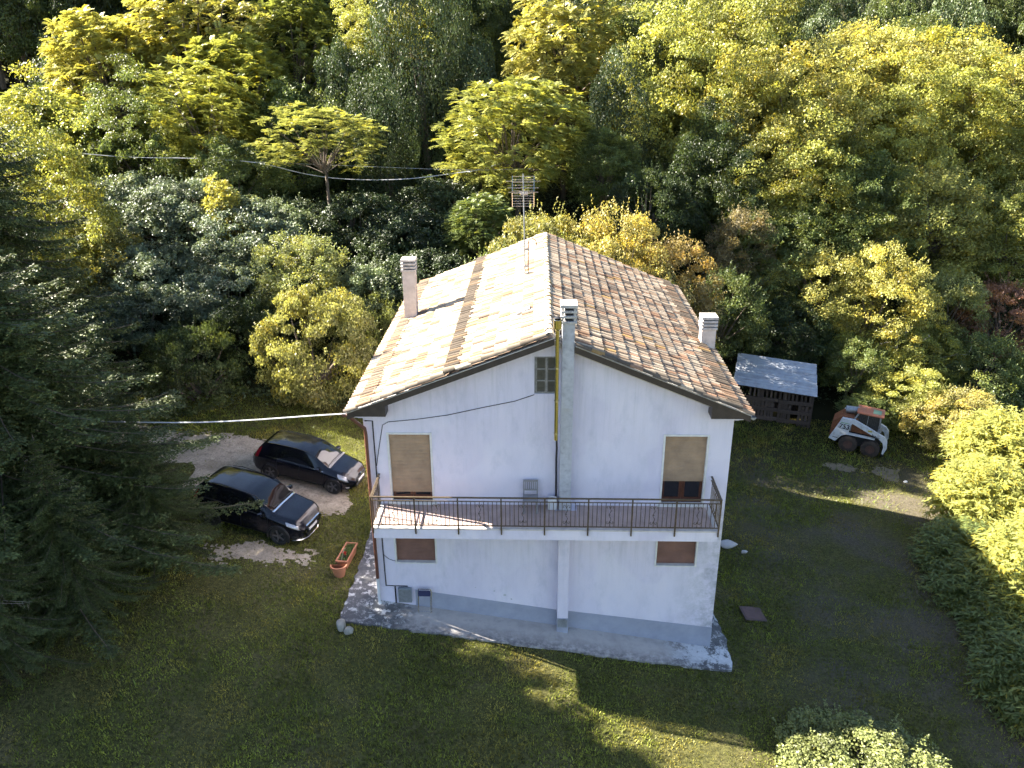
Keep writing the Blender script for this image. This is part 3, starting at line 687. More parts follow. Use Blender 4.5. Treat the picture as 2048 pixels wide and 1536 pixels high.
# scrolled bar in the middle of each bay
sc = MB(); H0, H1 = .10, ZH-.12-ZF; zmid = (H0+H1)/2
sc.tube([(0, 0, H0), (0, 0, H0+.16), (.03, 0, H0+.26), (-.03, 0, zmid), (.03, 0, H1-.26), (0, 0, H1-.16), (0, 0, H1)], .009, 6)
for s in (-1, 1):
    for (zc, dr) in ((H0+.16, -1), (H1-.16, 1)):
        sc.tube([(0, 0, zc-dr*.03), (s*.035, 0, zc+dr*.05), (s*.075, 0, zc+dr*.06), (s*.095, 0, zc+dr*.02), (s*.08, 0, zc-dr*.015), (s*.062, 0, zc+dr*.005)], .008, 5)
sc.lathe([(.001, zmid-.02), (.02, zmid), (.001, zmid+.02)], 6)
scm = sc.mesh('scroll', M_RAIL, off=(0, 0, 0))
for a, b in zip(posts[:-1], posts[1:]):
    for i in range(1, 10):
        x = a+(b-a)*i/10
        o = link('scroll' if i == 5 else 'baluster', scm if i == 5 else bmm, balcony); o.location = Vector((x, -BD-.008, ZF))-HO
for x in (BX0, BX1):
    for i in range(1, 10):
        o = link('scroll' if i == 5 else 'baluster', scm if i == 5 else bmm, balcony); o.location = Vector((x, -BD+BD*i/10, ZF))-HO
        if i == 5: o.rotation_euler = (0, 0, PI/2)
setoff()

# ================================================================== VEGETATION
def nrm(a): return a/np.maximum(np.linalg.norm(a, axis=-1, keepdims=True), 1e-9)
def rdir(rng, n):
    v_ = rng.normal(size=(n, 3)); return nrm(v_)
def leafquads(c, a, n, ln, wd):
    """pointed leaf: four corners (base, side, tip, side) with a slight fold"""
    a = nrm(a); b = nrm(np.cross(n, a)); nn = np.cross(a, b); ln = ln[:, None]; wd = wd[:, None]
    V = np.stack([c-a*ln*.5, c+b*wd*.5+nn*wd*.12-a*ln*.05, c+a*ln*.5, c-b*wd*.5+nn*wd*.12-a*ln*.05], 1).reshape(-1, 3)
    return V, np.arange(len(V)).reshape(-1, 4)
def crown_env(rng, k=9, amp=.48):
    D = rdir(rng, k); A = rng.uniform(-.2, amp, k)
    return lambda d: 1+sum(A[i]*np.clip(d @ D[i], 0, 1)**3 for i in range(k))
def limbs_mesh(name, ends, z0, r0, rng, mat=None):
    b = MB()
    for e in ends:
        e = Vector(e); p0 = Vector((0, 0, z0)); mid = p0.lerp(e, .5)+Vector((rng.uniform(-.08, .08), rng.uniform(-.08, .08), rng.uniform(.0, .12)))
        b.tube([p0, p0.lerp(mid, .5)+Vector((0, 0, .04)), mid, mid.lerp(e, .6), e], [r0, r0*.8, r0*.6, r0*.35, r0*.12], 5, cap=False)
    return b.mesh(name, mat or M_BARK, True, (0, 0, 0))
def broadleaf(name, seed, ncl, per, leaf, rc=(.16, .30), low=-.55, flat=.85, droop=.3, mat=None, aspect=.62, yel=.12, shell=.5, tall=1.0, sprays=110):
    """crown of leaf clumps on limbs, radius about 1"""
    rng = np.random.RandomState(seed); env = crown_env(rng)
    d = rdir(rng, ncl*3); d = d[d[:, 2] > low][:ncl]; ncl = len(d)
    r = env(d)*(shell+(1-shell)*rng.rand(ncl)**.6)*.86
    C = d*r[:, None]*np.array([1, 1, flat*tall]); R_ = rng.uniform(rc[0], rc[1], ncl)
    idx = np.repeat(np.arange(ncl), (per*rng.uniform(.6, 1.4, ncl)).astype(int)); n = len(idx)
    o = rdir(rng, n); o[:, 2] = np.where(o[:, 2] < -.2, -o[:, 2]*.6, o[:, 2])
    o = nrm(o+.5*d[idx]); rr = R_[idx]*rng.rand(n)**.38
    c = C[idx]+o*rr[:, None]*np.array([1.05, 1.05, .92])
    nn = nrm(.5*o+.45*np.array([0, 0, 1])+.9*rdir(rng, n)); a = nrm(np.cross(nn, rdir(rng, n))+np.array([0, 0, -droop])+.3*o)
    ln = leaf*rng.uniform(.65, 1.35, n); V, F = leafquads(c, a, nn, ln, ln*aspect)
    cb = rng.uniform(.5, 1.3, ncl)[idx]; lb = rng.uniform(.6, 1.3, n); t = np.ones((n, 3))*(cb*lb)[:, None]
    yl = (rng.rand(ncl)[idx] < yel*1.5) & (rng.rand(n) < .6) | (rng.rand(n) < yel*.5)
    t[yl] *= np.array([1.28, 1.10, .65])
    # leading shoots that break the outline
    if sprays:
        d2 = rdir(rng, sprays*3); d2 = d2[d2[:, 2] > -.3][:sprays]; k = 22; cs = []; as_ = []; 
        for q in d2:
            r0 = float(env(q[None])[0])*.80; dirn = nrm(q+np.array([0, 0, .45])+.35*rdir(rng, 1)[0]); ln_ = rng.uniform(.12, .36); s_ = np.linspace(0, 1, k)[:, None]
            p_ = q*r0*np.array([1, 1, flat*tall])+dirn*ln_*s_; cs.append(p_+.03*rng.normal(size=(k, 3))*(1.2-s_)); as_.append(rdir(rng, k)+.5*dirn)
        c2 = np.concatenate(cs); l2 = leaf*rng.uniform(.6, 1.1, len(c2)); V2, F2 = leafquads(c2, np.concatenate(as_), nrm(np.array([0, 0, 1.])+.8*rdir(rng, len(c2))), l2, l2*aspect)
        F = np.concatenate([F, F2+len(V)]); V = np.concatenate([V, V2]); t = np.concatenate([t, np.ones((len(c2), 3))*rng.uniform(.85, 1.3, (len(c2), 1))])
    me = np_mesh(name, V, F, mat or M_LEAF, t)
    ends = C[rng.permutation(ncl)[:14]]*.92
    return me, limbs_mesh('limbs', ends, -.75, .035, rng)
def pinnate(name, seed, nros, leaf=.28, low=-.35, flat=.8, npair=6, per=8, lr=.03):
    """feathery compound leaves in rosettes at the twig ends (tree of heaven, false acacia)"""
    rng = np.random.RandomState(seed); env = crown_env(rng, 8, .5)
    d = rdir(rng, nros*3); d = d[d[:, 2] > low][:nros]; nros = len(d)
    r = env(d)*(.45+.55*rng.rand(nros)**.5)*.85; C = d*r[:, None]*np.array([1, 1, flat])
    idx = np.repeat(np.arange(nros), per); n = len(idx); az = rng.uniform(0, 2*PI, n); el = rng.uniform(-.35, .75, n)
    ax = np.stack([np.cos(az)*np.cos(el), np.sin(az)*np.cos(el), np.sin(el)], -1); ax = nrm(ax+.45*d[idx]); side = nrm(np.cross(ax, np.array([0, 0, 1.])+.2*rdir(rng, n))); up = np.cross(side, ax)
    L_ = leaf*rng.uniform(.6, 1.25, n); cs = []; as_ = []; ns = []; lns = []; ids = []
    for k in range(npair):
        s = (k+1.2)/(npair+1); sag = -.35*s*s
        for sg in (-1, 1):
            lf = leaf*.34*(1-.35*abs(s-.45))*np.ones(n)
            pa = nrm(side*sg+ax*.45+np.array([0, 0, -.25])); cpos = C[idx]+ax*(L_*s)[:, None]+np.array([0, 0, 1])*(L_*sag)[:, None]+pa*lf[:, None]*.5
            cs.append(cpos); as_.append(pa); ns.append(nrm(up+.3*rdir(rng, n))); lns.append(lf*rng.uniform(.85, 1.15, n)); ids.append(np.arange(n))
    c = np.concatenate(cs); a = np.concatenate(as_); nn = np.concatenate(ns); ln = np.concatenate(lns); ids = np.concatenate(ids)
    V, F = leafquads(c, a, nn, ln, ln*.42)
    tl = rng.uniform(.72, 1.25, n); t = np.ones((len(c), 3))*tl[ids][:, None]*rng.uniform(.85, 1.15, (len(c), 1)); yl = rng.rand(n) < .15; t[yl[ids]] *= np.array([1.25, 1.08, .6])
    me = np_mesh(name, V, F, M_LEAF, t)
    return me, limbs_mesh('limbs', C[rng.permutation(nros)[:26]], -.8, lr, rng)
def hanging(name, seed, n, leaf, mat=None, low=-.9, body=1.0):
    """dense skin of small leaves over a lumpy mass, as of ivy or clematis"""
    rng = np.random.RandomState(seed); env = crown_env(rng, 14, .28)
    nb = 70; BD_ = rdir(rng, nb); BA = rng.uniform(.02, .50, nb)
    d = rdir(rng, int(n*1.6)); d = d[d[:, 2] > low][:n]; n = len(d)
    dots = d @ BD_.T; lump = (np.clip((dots-.90)/.10, 0, 1)**1.5*BA).max(1)
    r = (.74*env(d)+lump)*(1-.16*rng.rand(n)**1.5); c = d*r[:, None]
    nn = nrm(.7*d+.35*np.array([0, 0, 1])+.75*rdir(rng, n)); a = nrm(np.cross(nn, rdir(rng, n))+np.array([0, 0, -.8]))
    ln = leaf*rng.uniform(.6, 1.4, n); V, F = leafquads(c, a, nn, ln, ln*.8)
    t = np.ones((n, 3))*(rng.uniform(.65, 1.3, n)*(.75+1.6*lump))[:, None]; yl = rng.rand(n) < .1; t[yl] *= np.array([1.5, 1.15, .6])
    me = np_mesh(name, V, F, mat or M_LEAF, t)
    return me, limbs_mesh('limbs', (rdir(rng, 8)*.6+np.array([0, 0, .2])), -.8, .03, rng)
def longleaf(name, seed, nsh, leaf=.13):
    """arching shoots with long narrow leaves"""
    rng = np.random.RandomState(seed); cs = []; as_ = []; ns = []; ls = []; ends = []; tt = []
    env = crown_env(rng, 8, .35)
    d = rdir(rng, nsh*2); d = d[d[:, 2] > -.35][:nsh]
    for q in d:
        r = float(env(q[None])[0])*(.5+.5*rng.rand()**.5); tip = q*r; k = rng.randint(16, 26); s = np.linspace(.45, 1, k)[:, None]
        p = tip*s*np.array([1, 1, 1])-np.array([0, 0, .22])*(s-.45)**2*1.5; ends.append(p[-1])
        az = rng.uniform(0, 2*PI, k); o = np.stack([np.cos(az), np.sin(az), rng.uniform(-.5, .3, k)], -1); a = nrm(o+.5*q)
        cs.append(p+a*leaf*.5); as_.append(a+np.array([0, 0, -.35])); ns.append(nrm(np.array([0, 0, 1.])+.5*rdir(rng, k))); ls.append(leaf*rng.uniform(.7, 1.3, k)); tt.append(np.ones(k)*rng.uniform(.7, 1.25))
    c = np.concatenate(cs); ln = np.concatenate(ls); V, F = leafquads(c, np.concatenate(as_), np.concatenate(ns), ln, ln*.24)
    n = len(c); t = np.ones((n, 3))*(np.concatenate(tt)*rng.uniform(.75, 1.25, n))[:, None]; yl = rng.rand(n) < .15; t[yl] *= np.array([1.4, 1.1, .6])
    return np_mesh(name, V, F, M_LEAF, t), limbs_mesh('limbs', np.array(ends)[rng.permutation(len(ends))[:20]], -.85, .02, rng)

def trunk_mesh(seed):
    rng = random.Random(seed); b = MB(); pts = []; x = y = 0
    for i in range(9):
        pts.append((x, y, i/8)); x += rng.uniform(-.25, .25); y += rng.uniform(-.25, .25)
    b.tube([(p[0]*1.0, p[1]*1.0, p[2]) for p in pts], [1.25, 1, .92, .88, .82, .76, .70, .62, .5], 8, cap=False)
    return b.mesh('trunk', M_BARK, True, (0, 0, 0))
TRUNKS = [trunk_mesh(s) for s in range(4)]
PROTO = {
 'maple': [broadleaf('crown', 21+i, 225, 265, .032, rc=(.10, .27), low=-.95, flat=1.0, yel=.2) for i in range(3)],
 'ail': [pinnate('crown', 41+i, 540, leaf=.175, low=-.92, flat=1.0) for i in range(3)],
 'shrub': [broadleaf('crown', 61+i, 130, 270, .038, rc=(.12, .30), low=-.8, flat=.95, yel=.2) for i in range(3)],
 'bram': [broadleaf('crown', 81+i, 150, 260, .036, rc=(.10, .25), low=-.45, flat=.8, mat=M_GLOSSLEAF, aspect=.75, yel=.03, shell=.6) for i in range(2)],
 'ivy': [hanging('crown', 91+i, 34000, .030, M_GLOSSLEAF) for i in range(2)],
 'round': [broadleaf('crown', 95+i, 170, 230, .036, rc=(.12, .28), low=-.95, flat=1.0, droop=1.3, aspect=.75, yel=.12, shell=.72, sprays=70) for i in range(2)],
 'sparse': [pinnate('crown', 49, 230, leaf=.15, low=-.55, flat=.95, lr=.013)],
 'will': [longleaf('crown', 101+i, 1250, .115) for i in range(2)],
}
CNAME = {'maple': ('maple_tree', 'tree'), 'ail': ('feathery_tree', 'tree'), 'shrub': ('shrub', 'shrub'), 'bram': ('bramble_thicket', 'bush'), 'ivy': ('ivy_clad_tree', 'tree'), 'round': ('vine_covered_bush', 'bush'), 'sparse': ('umbrella_tree', 'tree'), 'will': ('long_leaved_shrub', 'shrub')}
tr_rng = random.Random(7); tcount = {}
def tree(kind, x, y, zc, rx, rz, colr, label, tr=None, group=None):
    """kind, crown centre, crown radii, leaf colour"""
    i = tcount.get(kind, 0); tcount[kind] = i+1
    name, cat = CNAME[kind]; z0 = tz(x, y); t = thing(name, label, cat, (x, y, z0-.05), None, group)
    cm, lm = PROTO[kind][i % len(PROTO[kind])]; rot = tr_rng.uniform(0, 2*PI); h = max(.4, zc-z0); tilt = (tr_rng.uniform(-.28, .28), tr_rng.uniform(-.28, .28)) if kind in ('maple', 'ail', 'shrub', 'sparse') else (tr_rng.uniform(-.08, .08), tr_rng.uniform(-.08, .08))
    for nm, me in (('crown', cm), ('limbs', lm)):
        o = link(nm, me, t); o.location = (0, 0, h); o.scale = (rx, rx*tr_rng.uniform(.92, 1.1), rz); o.rotation_euler = (tilt[0], tilt[1], rot); o.color = (*colr, 1)
    o = link('trunk', TRUNKS[i % 4], t); r = tr or (.10 if kind == 'sparse' else max(.06, .035*rx+.012*h)); o.scale = (r, r, max(.3, h-.7*rz)); o.rotation_euler = (0, 0, rot)
    return t
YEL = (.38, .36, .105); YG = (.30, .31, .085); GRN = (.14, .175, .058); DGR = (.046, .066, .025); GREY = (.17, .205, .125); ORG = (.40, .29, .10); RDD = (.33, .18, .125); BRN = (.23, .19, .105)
def mixc(a, b, t=.5): return tuple(u+(w-u)*t for u, w in zip(a, b))
T = [
 # far left slope
 ('ail', -24.6, 37, 11.8, 3.7, 3.7, YEL, 'bright yellow feathery tree at the upper left, left of its equally tall neighbours'),
 ('ail', -19.9, 39, 13.2, 4.3, 3.8, YEL, 'broad sunlit yellow feathery tree cut by the top edge, upper left'),
 ('ail', -15.0, 36, 10.3, 3.4, 3.4, YG, 'yellow-green feathery tree right of the bright yellow ones, upper left'),
 ('ail', -24.4, 31, 7.9, 3.0, 2.4, YG, 'pale green feathery tree behind the top of the dark spruce'),
 ('ail', -15.1, 31, 8.6, 3.0, 2.2, YG, 'low feathery tree with sunlit fan of leaves above the slack wire'),
 ('ail', -12.7, 42, 13.0, 3.2, 4.0, mixc(YG, GRN), 'greener feathery tree at the top edge, left of the ivy-clad trunk'),
 ('ail', -26.2, 30, 8.5, 2.4, 2.4, YG, 'feathery tree at the left edge above the spruce tip'),
 ('ivy', -2.5, 35, 10.6, 3.1, 6.2, DGR, 'tall dark tree wrapped in ivy, upper centre-left'),
 ('ivy', -7.6, 35, 8.1, 2.5, 5.0, DGR, 'dark ivy-hung tree behind the small umbrella-shaped tree'),
 ('maple', -5.4, 38, 13.6, 2.5, 2.4, YG, 'tuft of yellow-green leaves on top of the dark ivy-clad trees'),
 ('sparse', -6.9, 25, 8.0, 3.2, 2.2, (.30, .31, .11), 'small umbrella-shaped tree with flat yellow crown and bare forked trunk'),
 ('ail', 6.7, 39, 12.5, 3.7, 3.9, YEL, 'tall yellow feathery tree at the top centre, above the aerial'),
 ('ail', 3.7, 28, 8.3, 3.3, 2.6, YG, 'yellow-green feathery tree straight behind the television aerial'),
 ('maple', 8.6, 28, 6.4, 2.0, 1.8, GRN, 'small green tree to the right of the feathery tree behind the ridge'),
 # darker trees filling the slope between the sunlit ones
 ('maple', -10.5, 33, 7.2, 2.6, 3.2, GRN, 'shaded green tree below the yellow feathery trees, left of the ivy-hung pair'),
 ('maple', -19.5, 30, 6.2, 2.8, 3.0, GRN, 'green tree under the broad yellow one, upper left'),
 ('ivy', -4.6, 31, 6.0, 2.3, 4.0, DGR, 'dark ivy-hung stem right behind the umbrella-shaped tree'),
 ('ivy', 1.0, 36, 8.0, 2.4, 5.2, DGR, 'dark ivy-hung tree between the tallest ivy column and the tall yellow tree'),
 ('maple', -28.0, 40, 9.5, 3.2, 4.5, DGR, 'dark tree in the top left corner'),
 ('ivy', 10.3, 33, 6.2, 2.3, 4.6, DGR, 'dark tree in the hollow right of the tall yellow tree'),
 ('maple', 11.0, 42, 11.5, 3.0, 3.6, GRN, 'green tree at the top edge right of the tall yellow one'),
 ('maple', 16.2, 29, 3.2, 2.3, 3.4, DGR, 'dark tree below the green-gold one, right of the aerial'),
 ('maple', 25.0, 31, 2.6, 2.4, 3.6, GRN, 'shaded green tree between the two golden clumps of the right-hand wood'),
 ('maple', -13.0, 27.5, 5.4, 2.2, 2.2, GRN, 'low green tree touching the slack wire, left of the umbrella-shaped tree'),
 # right-hand wood
 ('maple', 13.3, 35, 9.7, 3.5, 4.3, YG, 'green-gold tree at the left end of the sunlit wood on the right'),
 ('maple', 18.9, 42, 12.7, 4.0, 4.0, YG, 'sunlit tree cut by the top edge, right of centre'),
 ('maple', 20.4, 34, 8.5, 4.1, 4.0, YEL, 'biggest golden tree of the wood right of the house'),
 ('maple', 20.7, 30, 4.3, 3.4, 3.4, YG, 'golden-green tree in front of the biggest one, above the tin shed'),
 ('maple', 27.7, 41, 9.6, 4.3, 3.9, YEL, 'pale gold tree on the wood skyline, upper right'),
 ('maple', 33.8, 43, 9.0, 4.4, 4.0, YEL, 'spiky-topped golden tree on the skyline near the right edge'),
 ('maple', 32.4, 36, 6.8, 3.9, 3.7, YG, 'green-gold tree below the spiky-topped one, upper right'),
 ('maple', 39.1, 44, 8.2, 3.8, 3.4, YEL, 'golden tree touching the right edge, highest of those there'),
 ('maple', 36.4, 35, 5.6, 3.4, 3.4, YG, 'tree at the right edge, second down from the skyline'),
 ('maple', 27.5, 34, 5.4, 3.3, 3.6, YG, 'tree with bare pale branches showing in the middle of the right-hand wood'),
 ('maple', 29.4, 30, 2.9, 3.4, 3.1, mixc(YG, YEL), 'tree above the pale round shrub, right-hand wood'),
 ('ivy', 15.1, 33, 4.9, 2.7, 4.0, mixc(DGR, GRN), 'dark green tree in the gap left of the golden trees'),
 ('maple', 18.1, 26, 1.6, 2.5, 2.2, GRN, 'dark green young tree behind the tin shed'),
 ('maple', 23.4, 28, 2.1, 2.7, 2.7, GRN, 'shaded green tree low in the middle of the right-hand wood'),
 ('maple', 34.0, 29, 1.9, 3.0, 2.8, mixc(GRN, YG), 'green tree at the right edge above the russet shrub'),
 # shrubs right of the house
 ('shrub', 20.9, 24, .1, 2.4, 2.3, YEL, 'sunlit yellow shrub above and right of the tin shed'),
 ('shrub', 23.9, 23, -.2, 2.2, 2.5, YEL, 'yellow shrub with bare twigs, centre of the right-hand slope'),
 ('shrub', 28.6, 25, -1.6, 2.1, 2.3, mixc(YG, GREY, .4), 'pale green round shrub on the right-hand slope'),
 ('shrub', 32.4, 25.6, -2.2, 2.3, 2.3, RDD, 'russet shrub at the right edge'),
 ('shrub', 23.1, 22.3, -3.5, 2.2, 2.0, YG, 'yellow-green shrub directly above the old loader'),
 ('shrub', 26.5, 22.6, -3.6, 2.2, 2.0, YG, 'yellow-green shrub below the pale round one'),
 ('shrub', 29.5, 21.3, -3.9, 2.0, 2.1, GRN, 'bluish-green shrub at the right edge below the russet one'),
 ('shrub', 24.2, 18.4, -4.6, 1.8, 1.7, YG, 'shrub immediately right of the loader cab'),
 ('shrub', 19.1, 22, -2.2, 2.1, 2.1, DGR, 'dark green shrub overhanging the right end of the tin shed'),
 ('shrub', 14.7, 21, -.6, 1.9, 2.6, mixc(DGR, GRN), 'dark shrub between the short chimney and the tin shed'),
 ('shrub', 25.7, 16, -4.8, 1.9, 1.8, mixc(YG, RDD, .25), 'shrub with reddish leaves at the edge of the bare earth'),
 ('shrub', 16.4, 25, 1.8, 1.9, 2.4, BRN, 'brownish half-bare shrub right of the roof'),
 ('shrub', 21.9, 20.6, -3.4, 1.7, 1.7, GRN, 'low green shrub behind the loader'),
 ('shrub', 17.6, 20.6, -4.0, 1.6, 1.4, DGR, 'dark low shrub crowding the back of the tin shed'),
 ('shrub', 21.6, 17.3, -4.8, 1.3, 1.0, GRN, 'low leafy shrub pressed against the rear of the loader'),
 # behind the ridge
 ('ail', 1.9, 21.5, 4.2, 1.8, 1.5, GRN, 'fern-like green sapling left of the aerial mast'),
 ('shrub', 5.0, 17.6, 2.4, 2.3, 3.2, mixc(YG, BRN, .4), 'olive shrub rising straight behind the ridge end'),
 ('shrub', 8.6, 17.4, 2.2, 2.4, 3.2, mixc(ORG, YG, .5), 'orange-tinted shrub behind the right-hand roof slope'),
 ('shrub', 11.6, 17.8, .9, 2.0, 3.0, mixc(ORG, BRN, .5), 'small orange-brown shrub at the back right corner of the roof'),
 ('shrub', 3.2, 15.6, .8, 2.0, 3.4, GRN, 'green shrub showing just above the far left roof edge'),
 ('shrub', 7.0, 15.3, .6, 2.2, 3.6, mixc(GRN, YG), 'green shrub showing just above the far right roof edge'),
 ('shrub', 10.2, 15.6, -.6, 2.0, 3.2, DGR, 'dark shrub close behind the far right roof corner'),
 ('shrub', 11.4, 25, 4.3, 2.0, 2.2, DGR, 'dark shrub in the gap right of the aerial'),
 ('bram', -.6, 19, 1.6, 2.3, 1.9, DGR, 'dark thicket behind the left rear corner of the roof'),
 # left slope
 ('bram', -19.0, 25, 3.9, 2.9, 2.6, GREY, 'grey-green thicket beside the spruce, highest on the left slope'),
 ('bram', -14.8, 24, 4.1, 2.9, 2.5, GREY, 'grey-green thicket under the left end of the slack wire'),
 ('bram', -10.5, 22, 3.2, 2.8, 2.5, GREY, 'grey-green thicket left of the umbrella-shaped tree'),
 ('bram', -14.9, 20, 1.4, 2.7, 2.4, GREY, 'silvery thicket in the middle of the left slope'),
 ('bram', -10.8, 18, 1.0, 2.6, 2.2, GREY, 'thicket just above the dark vine-covered bush'),
 ('bram', -9.2, 24.5, 3.3, 2.2, 2.0, mixc(GREY, GRN), 'thicket at the foot of the umbrella-shaped tree'),
 ('bram', -5.8, 25, 3.2, 2.8, 2.4, DGR, 'dark thicket right of the umbrella-shaped tree trunk'),
 ('bram', -2.1, 23, 2.4, 2.8, 2.6, DGR, 'dark thicket above the tall slender chimney'),
 ('bram', -.8, 27, 3.6, 2.7, 2.6, DGR, 'dark thicket under the right end of the slack wire'),
 ('bram', -3.4, 18.5, 1.0, 2.1, 2.1, mixc(GREY, GRN), 'green thicket left of the tall slender chimney'),
 ('shrub', -6.8, 18, 1.9, 2.1, 2.2, mixc(GREY, YG, .5), 'leafy green shrub above the rounded vine-covered bush'),
 ('round', -5.3, 13.6, .1, 2.55, 2.95, mixc(YG, BRN, .35), 'big rounded bush covered in vines behind the parked cars'),
 ('round', -10.5, 12.6, -.7, 2.0, 2.4, mixc(DGR, GRN), 'dark vine-covered bush between the spruce and the rounded bush'),
 ('bram', -14.6, 16, .3, 2.5, 2.2, mixc(GREY, DGR), 'thicket touching the right side of the spruce'),
 ('shrub', -8.6, 15.4, -.2, 1.6, 2.0, DGR, 'dark shrub in the hollow left of the rounded bush'),
 ('ail', -11.6, 22, 4.6, 1.0, 1.5, YEL, 'slim sunlit sapling standing up from the thickets'),
 ('shrub', -18.4, 20, 2.2, 2.6, 2.5, mixc(YG, BRN, .4), 'yellowish shrub seen through the spruce branches'),
 ('shrub', -2.7, 16.2, -.4, 1.3, 1.9, mixc(GRN, YG), 'sunlit shrub under the left eave of the house'),
 # right-hand hedge and near bush
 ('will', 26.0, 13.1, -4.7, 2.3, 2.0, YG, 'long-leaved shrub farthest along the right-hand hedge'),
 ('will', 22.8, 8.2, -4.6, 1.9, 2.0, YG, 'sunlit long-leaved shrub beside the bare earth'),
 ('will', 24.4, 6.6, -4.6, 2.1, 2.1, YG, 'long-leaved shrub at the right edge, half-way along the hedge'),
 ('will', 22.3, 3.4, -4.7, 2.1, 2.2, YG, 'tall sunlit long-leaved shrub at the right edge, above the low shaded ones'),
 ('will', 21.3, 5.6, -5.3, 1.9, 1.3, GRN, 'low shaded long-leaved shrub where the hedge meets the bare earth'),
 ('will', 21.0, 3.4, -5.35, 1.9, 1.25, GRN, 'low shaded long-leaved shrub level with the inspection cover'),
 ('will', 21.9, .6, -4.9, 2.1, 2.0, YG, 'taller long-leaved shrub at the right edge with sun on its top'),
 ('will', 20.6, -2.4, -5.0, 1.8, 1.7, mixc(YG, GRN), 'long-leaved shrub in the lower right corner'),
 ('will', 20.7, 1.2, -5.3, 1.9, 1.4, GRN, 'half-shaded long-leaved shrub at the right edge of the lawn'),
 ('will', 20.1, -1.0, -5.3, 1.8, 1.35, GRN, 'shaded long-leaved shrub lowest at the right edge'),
 ('bram', 13.4, -4.75, -5.05, 1.85, 1.1, (.165, .185, .06), 'ivy-leaved bush in full sun at the bottom edge'),
 # beyond the left edge, part of the belt that shades the drive
 ('maple', -21.5, 12.5, 4.5, 3.8, 4.2, GRN, 'green tree mostly hidden behind the spruce at the left edge'),
 ('maple', -20.5, 19, 5.5, 3.2, 3.6, YG, 'tree between spruce and left edge, high on the bank'),
]
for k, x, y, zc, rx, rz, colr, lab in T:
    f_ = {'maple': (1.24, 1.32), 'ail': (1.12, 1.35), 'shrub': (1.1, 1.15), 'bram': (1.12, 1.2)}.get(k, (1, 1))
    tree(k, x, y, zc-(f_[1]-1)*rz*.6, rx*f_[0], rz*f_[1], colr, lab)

# dead twiggy shrubs
def bare(x, y, h, seed, label):
    rng = random.Random(seed); t = thing('bare_shrub', label, 'shrub', (x, y, tz(x, y)-.05), None); 
    for k in range(9):
        b = MB(); p = Vector((0, 0, 0)); d = Vector((rng.uniform(-.5, .5), rng.uniform(-.5, .5), 1)).normalized(); pts = [p.copy()]
        for i in range(6):
            p = p+d*h/6; d = (d+Vector((rng.uniform(-.35, .35), rng.uniform(-.35, .35), rng.uniform(-.2, .1)))).normalized(); pts.append(p.copy())
        b.tube(pts, [.03, .026, .022, .018, .014, .01, .006], 5, cap=False)
        for q in pts[2:]:
            for s in range(2):
                e = q+Vector((rng.uniform(-1, 1), rng.uniform(-1, 1), rng.uniform(-.2, .7)))*h*.14; b.tube([q, (q+e)/2+Vector((0, 0, .05)), e], [.012, .009, .005], 4, cap=False)
        b.build('stem', M_DEAD, t)
bare(14.0, 22.0, 6.0, 1, 'dead grey twigs right of the back roof corner')
bare(25.6, 22.3, 4.2, 2, 'bare grey twigs left of the pale round shrub')
bare(28.6, 31.0, 7.5, 3, 'pale dead branches sticking out of the right-hand wood')

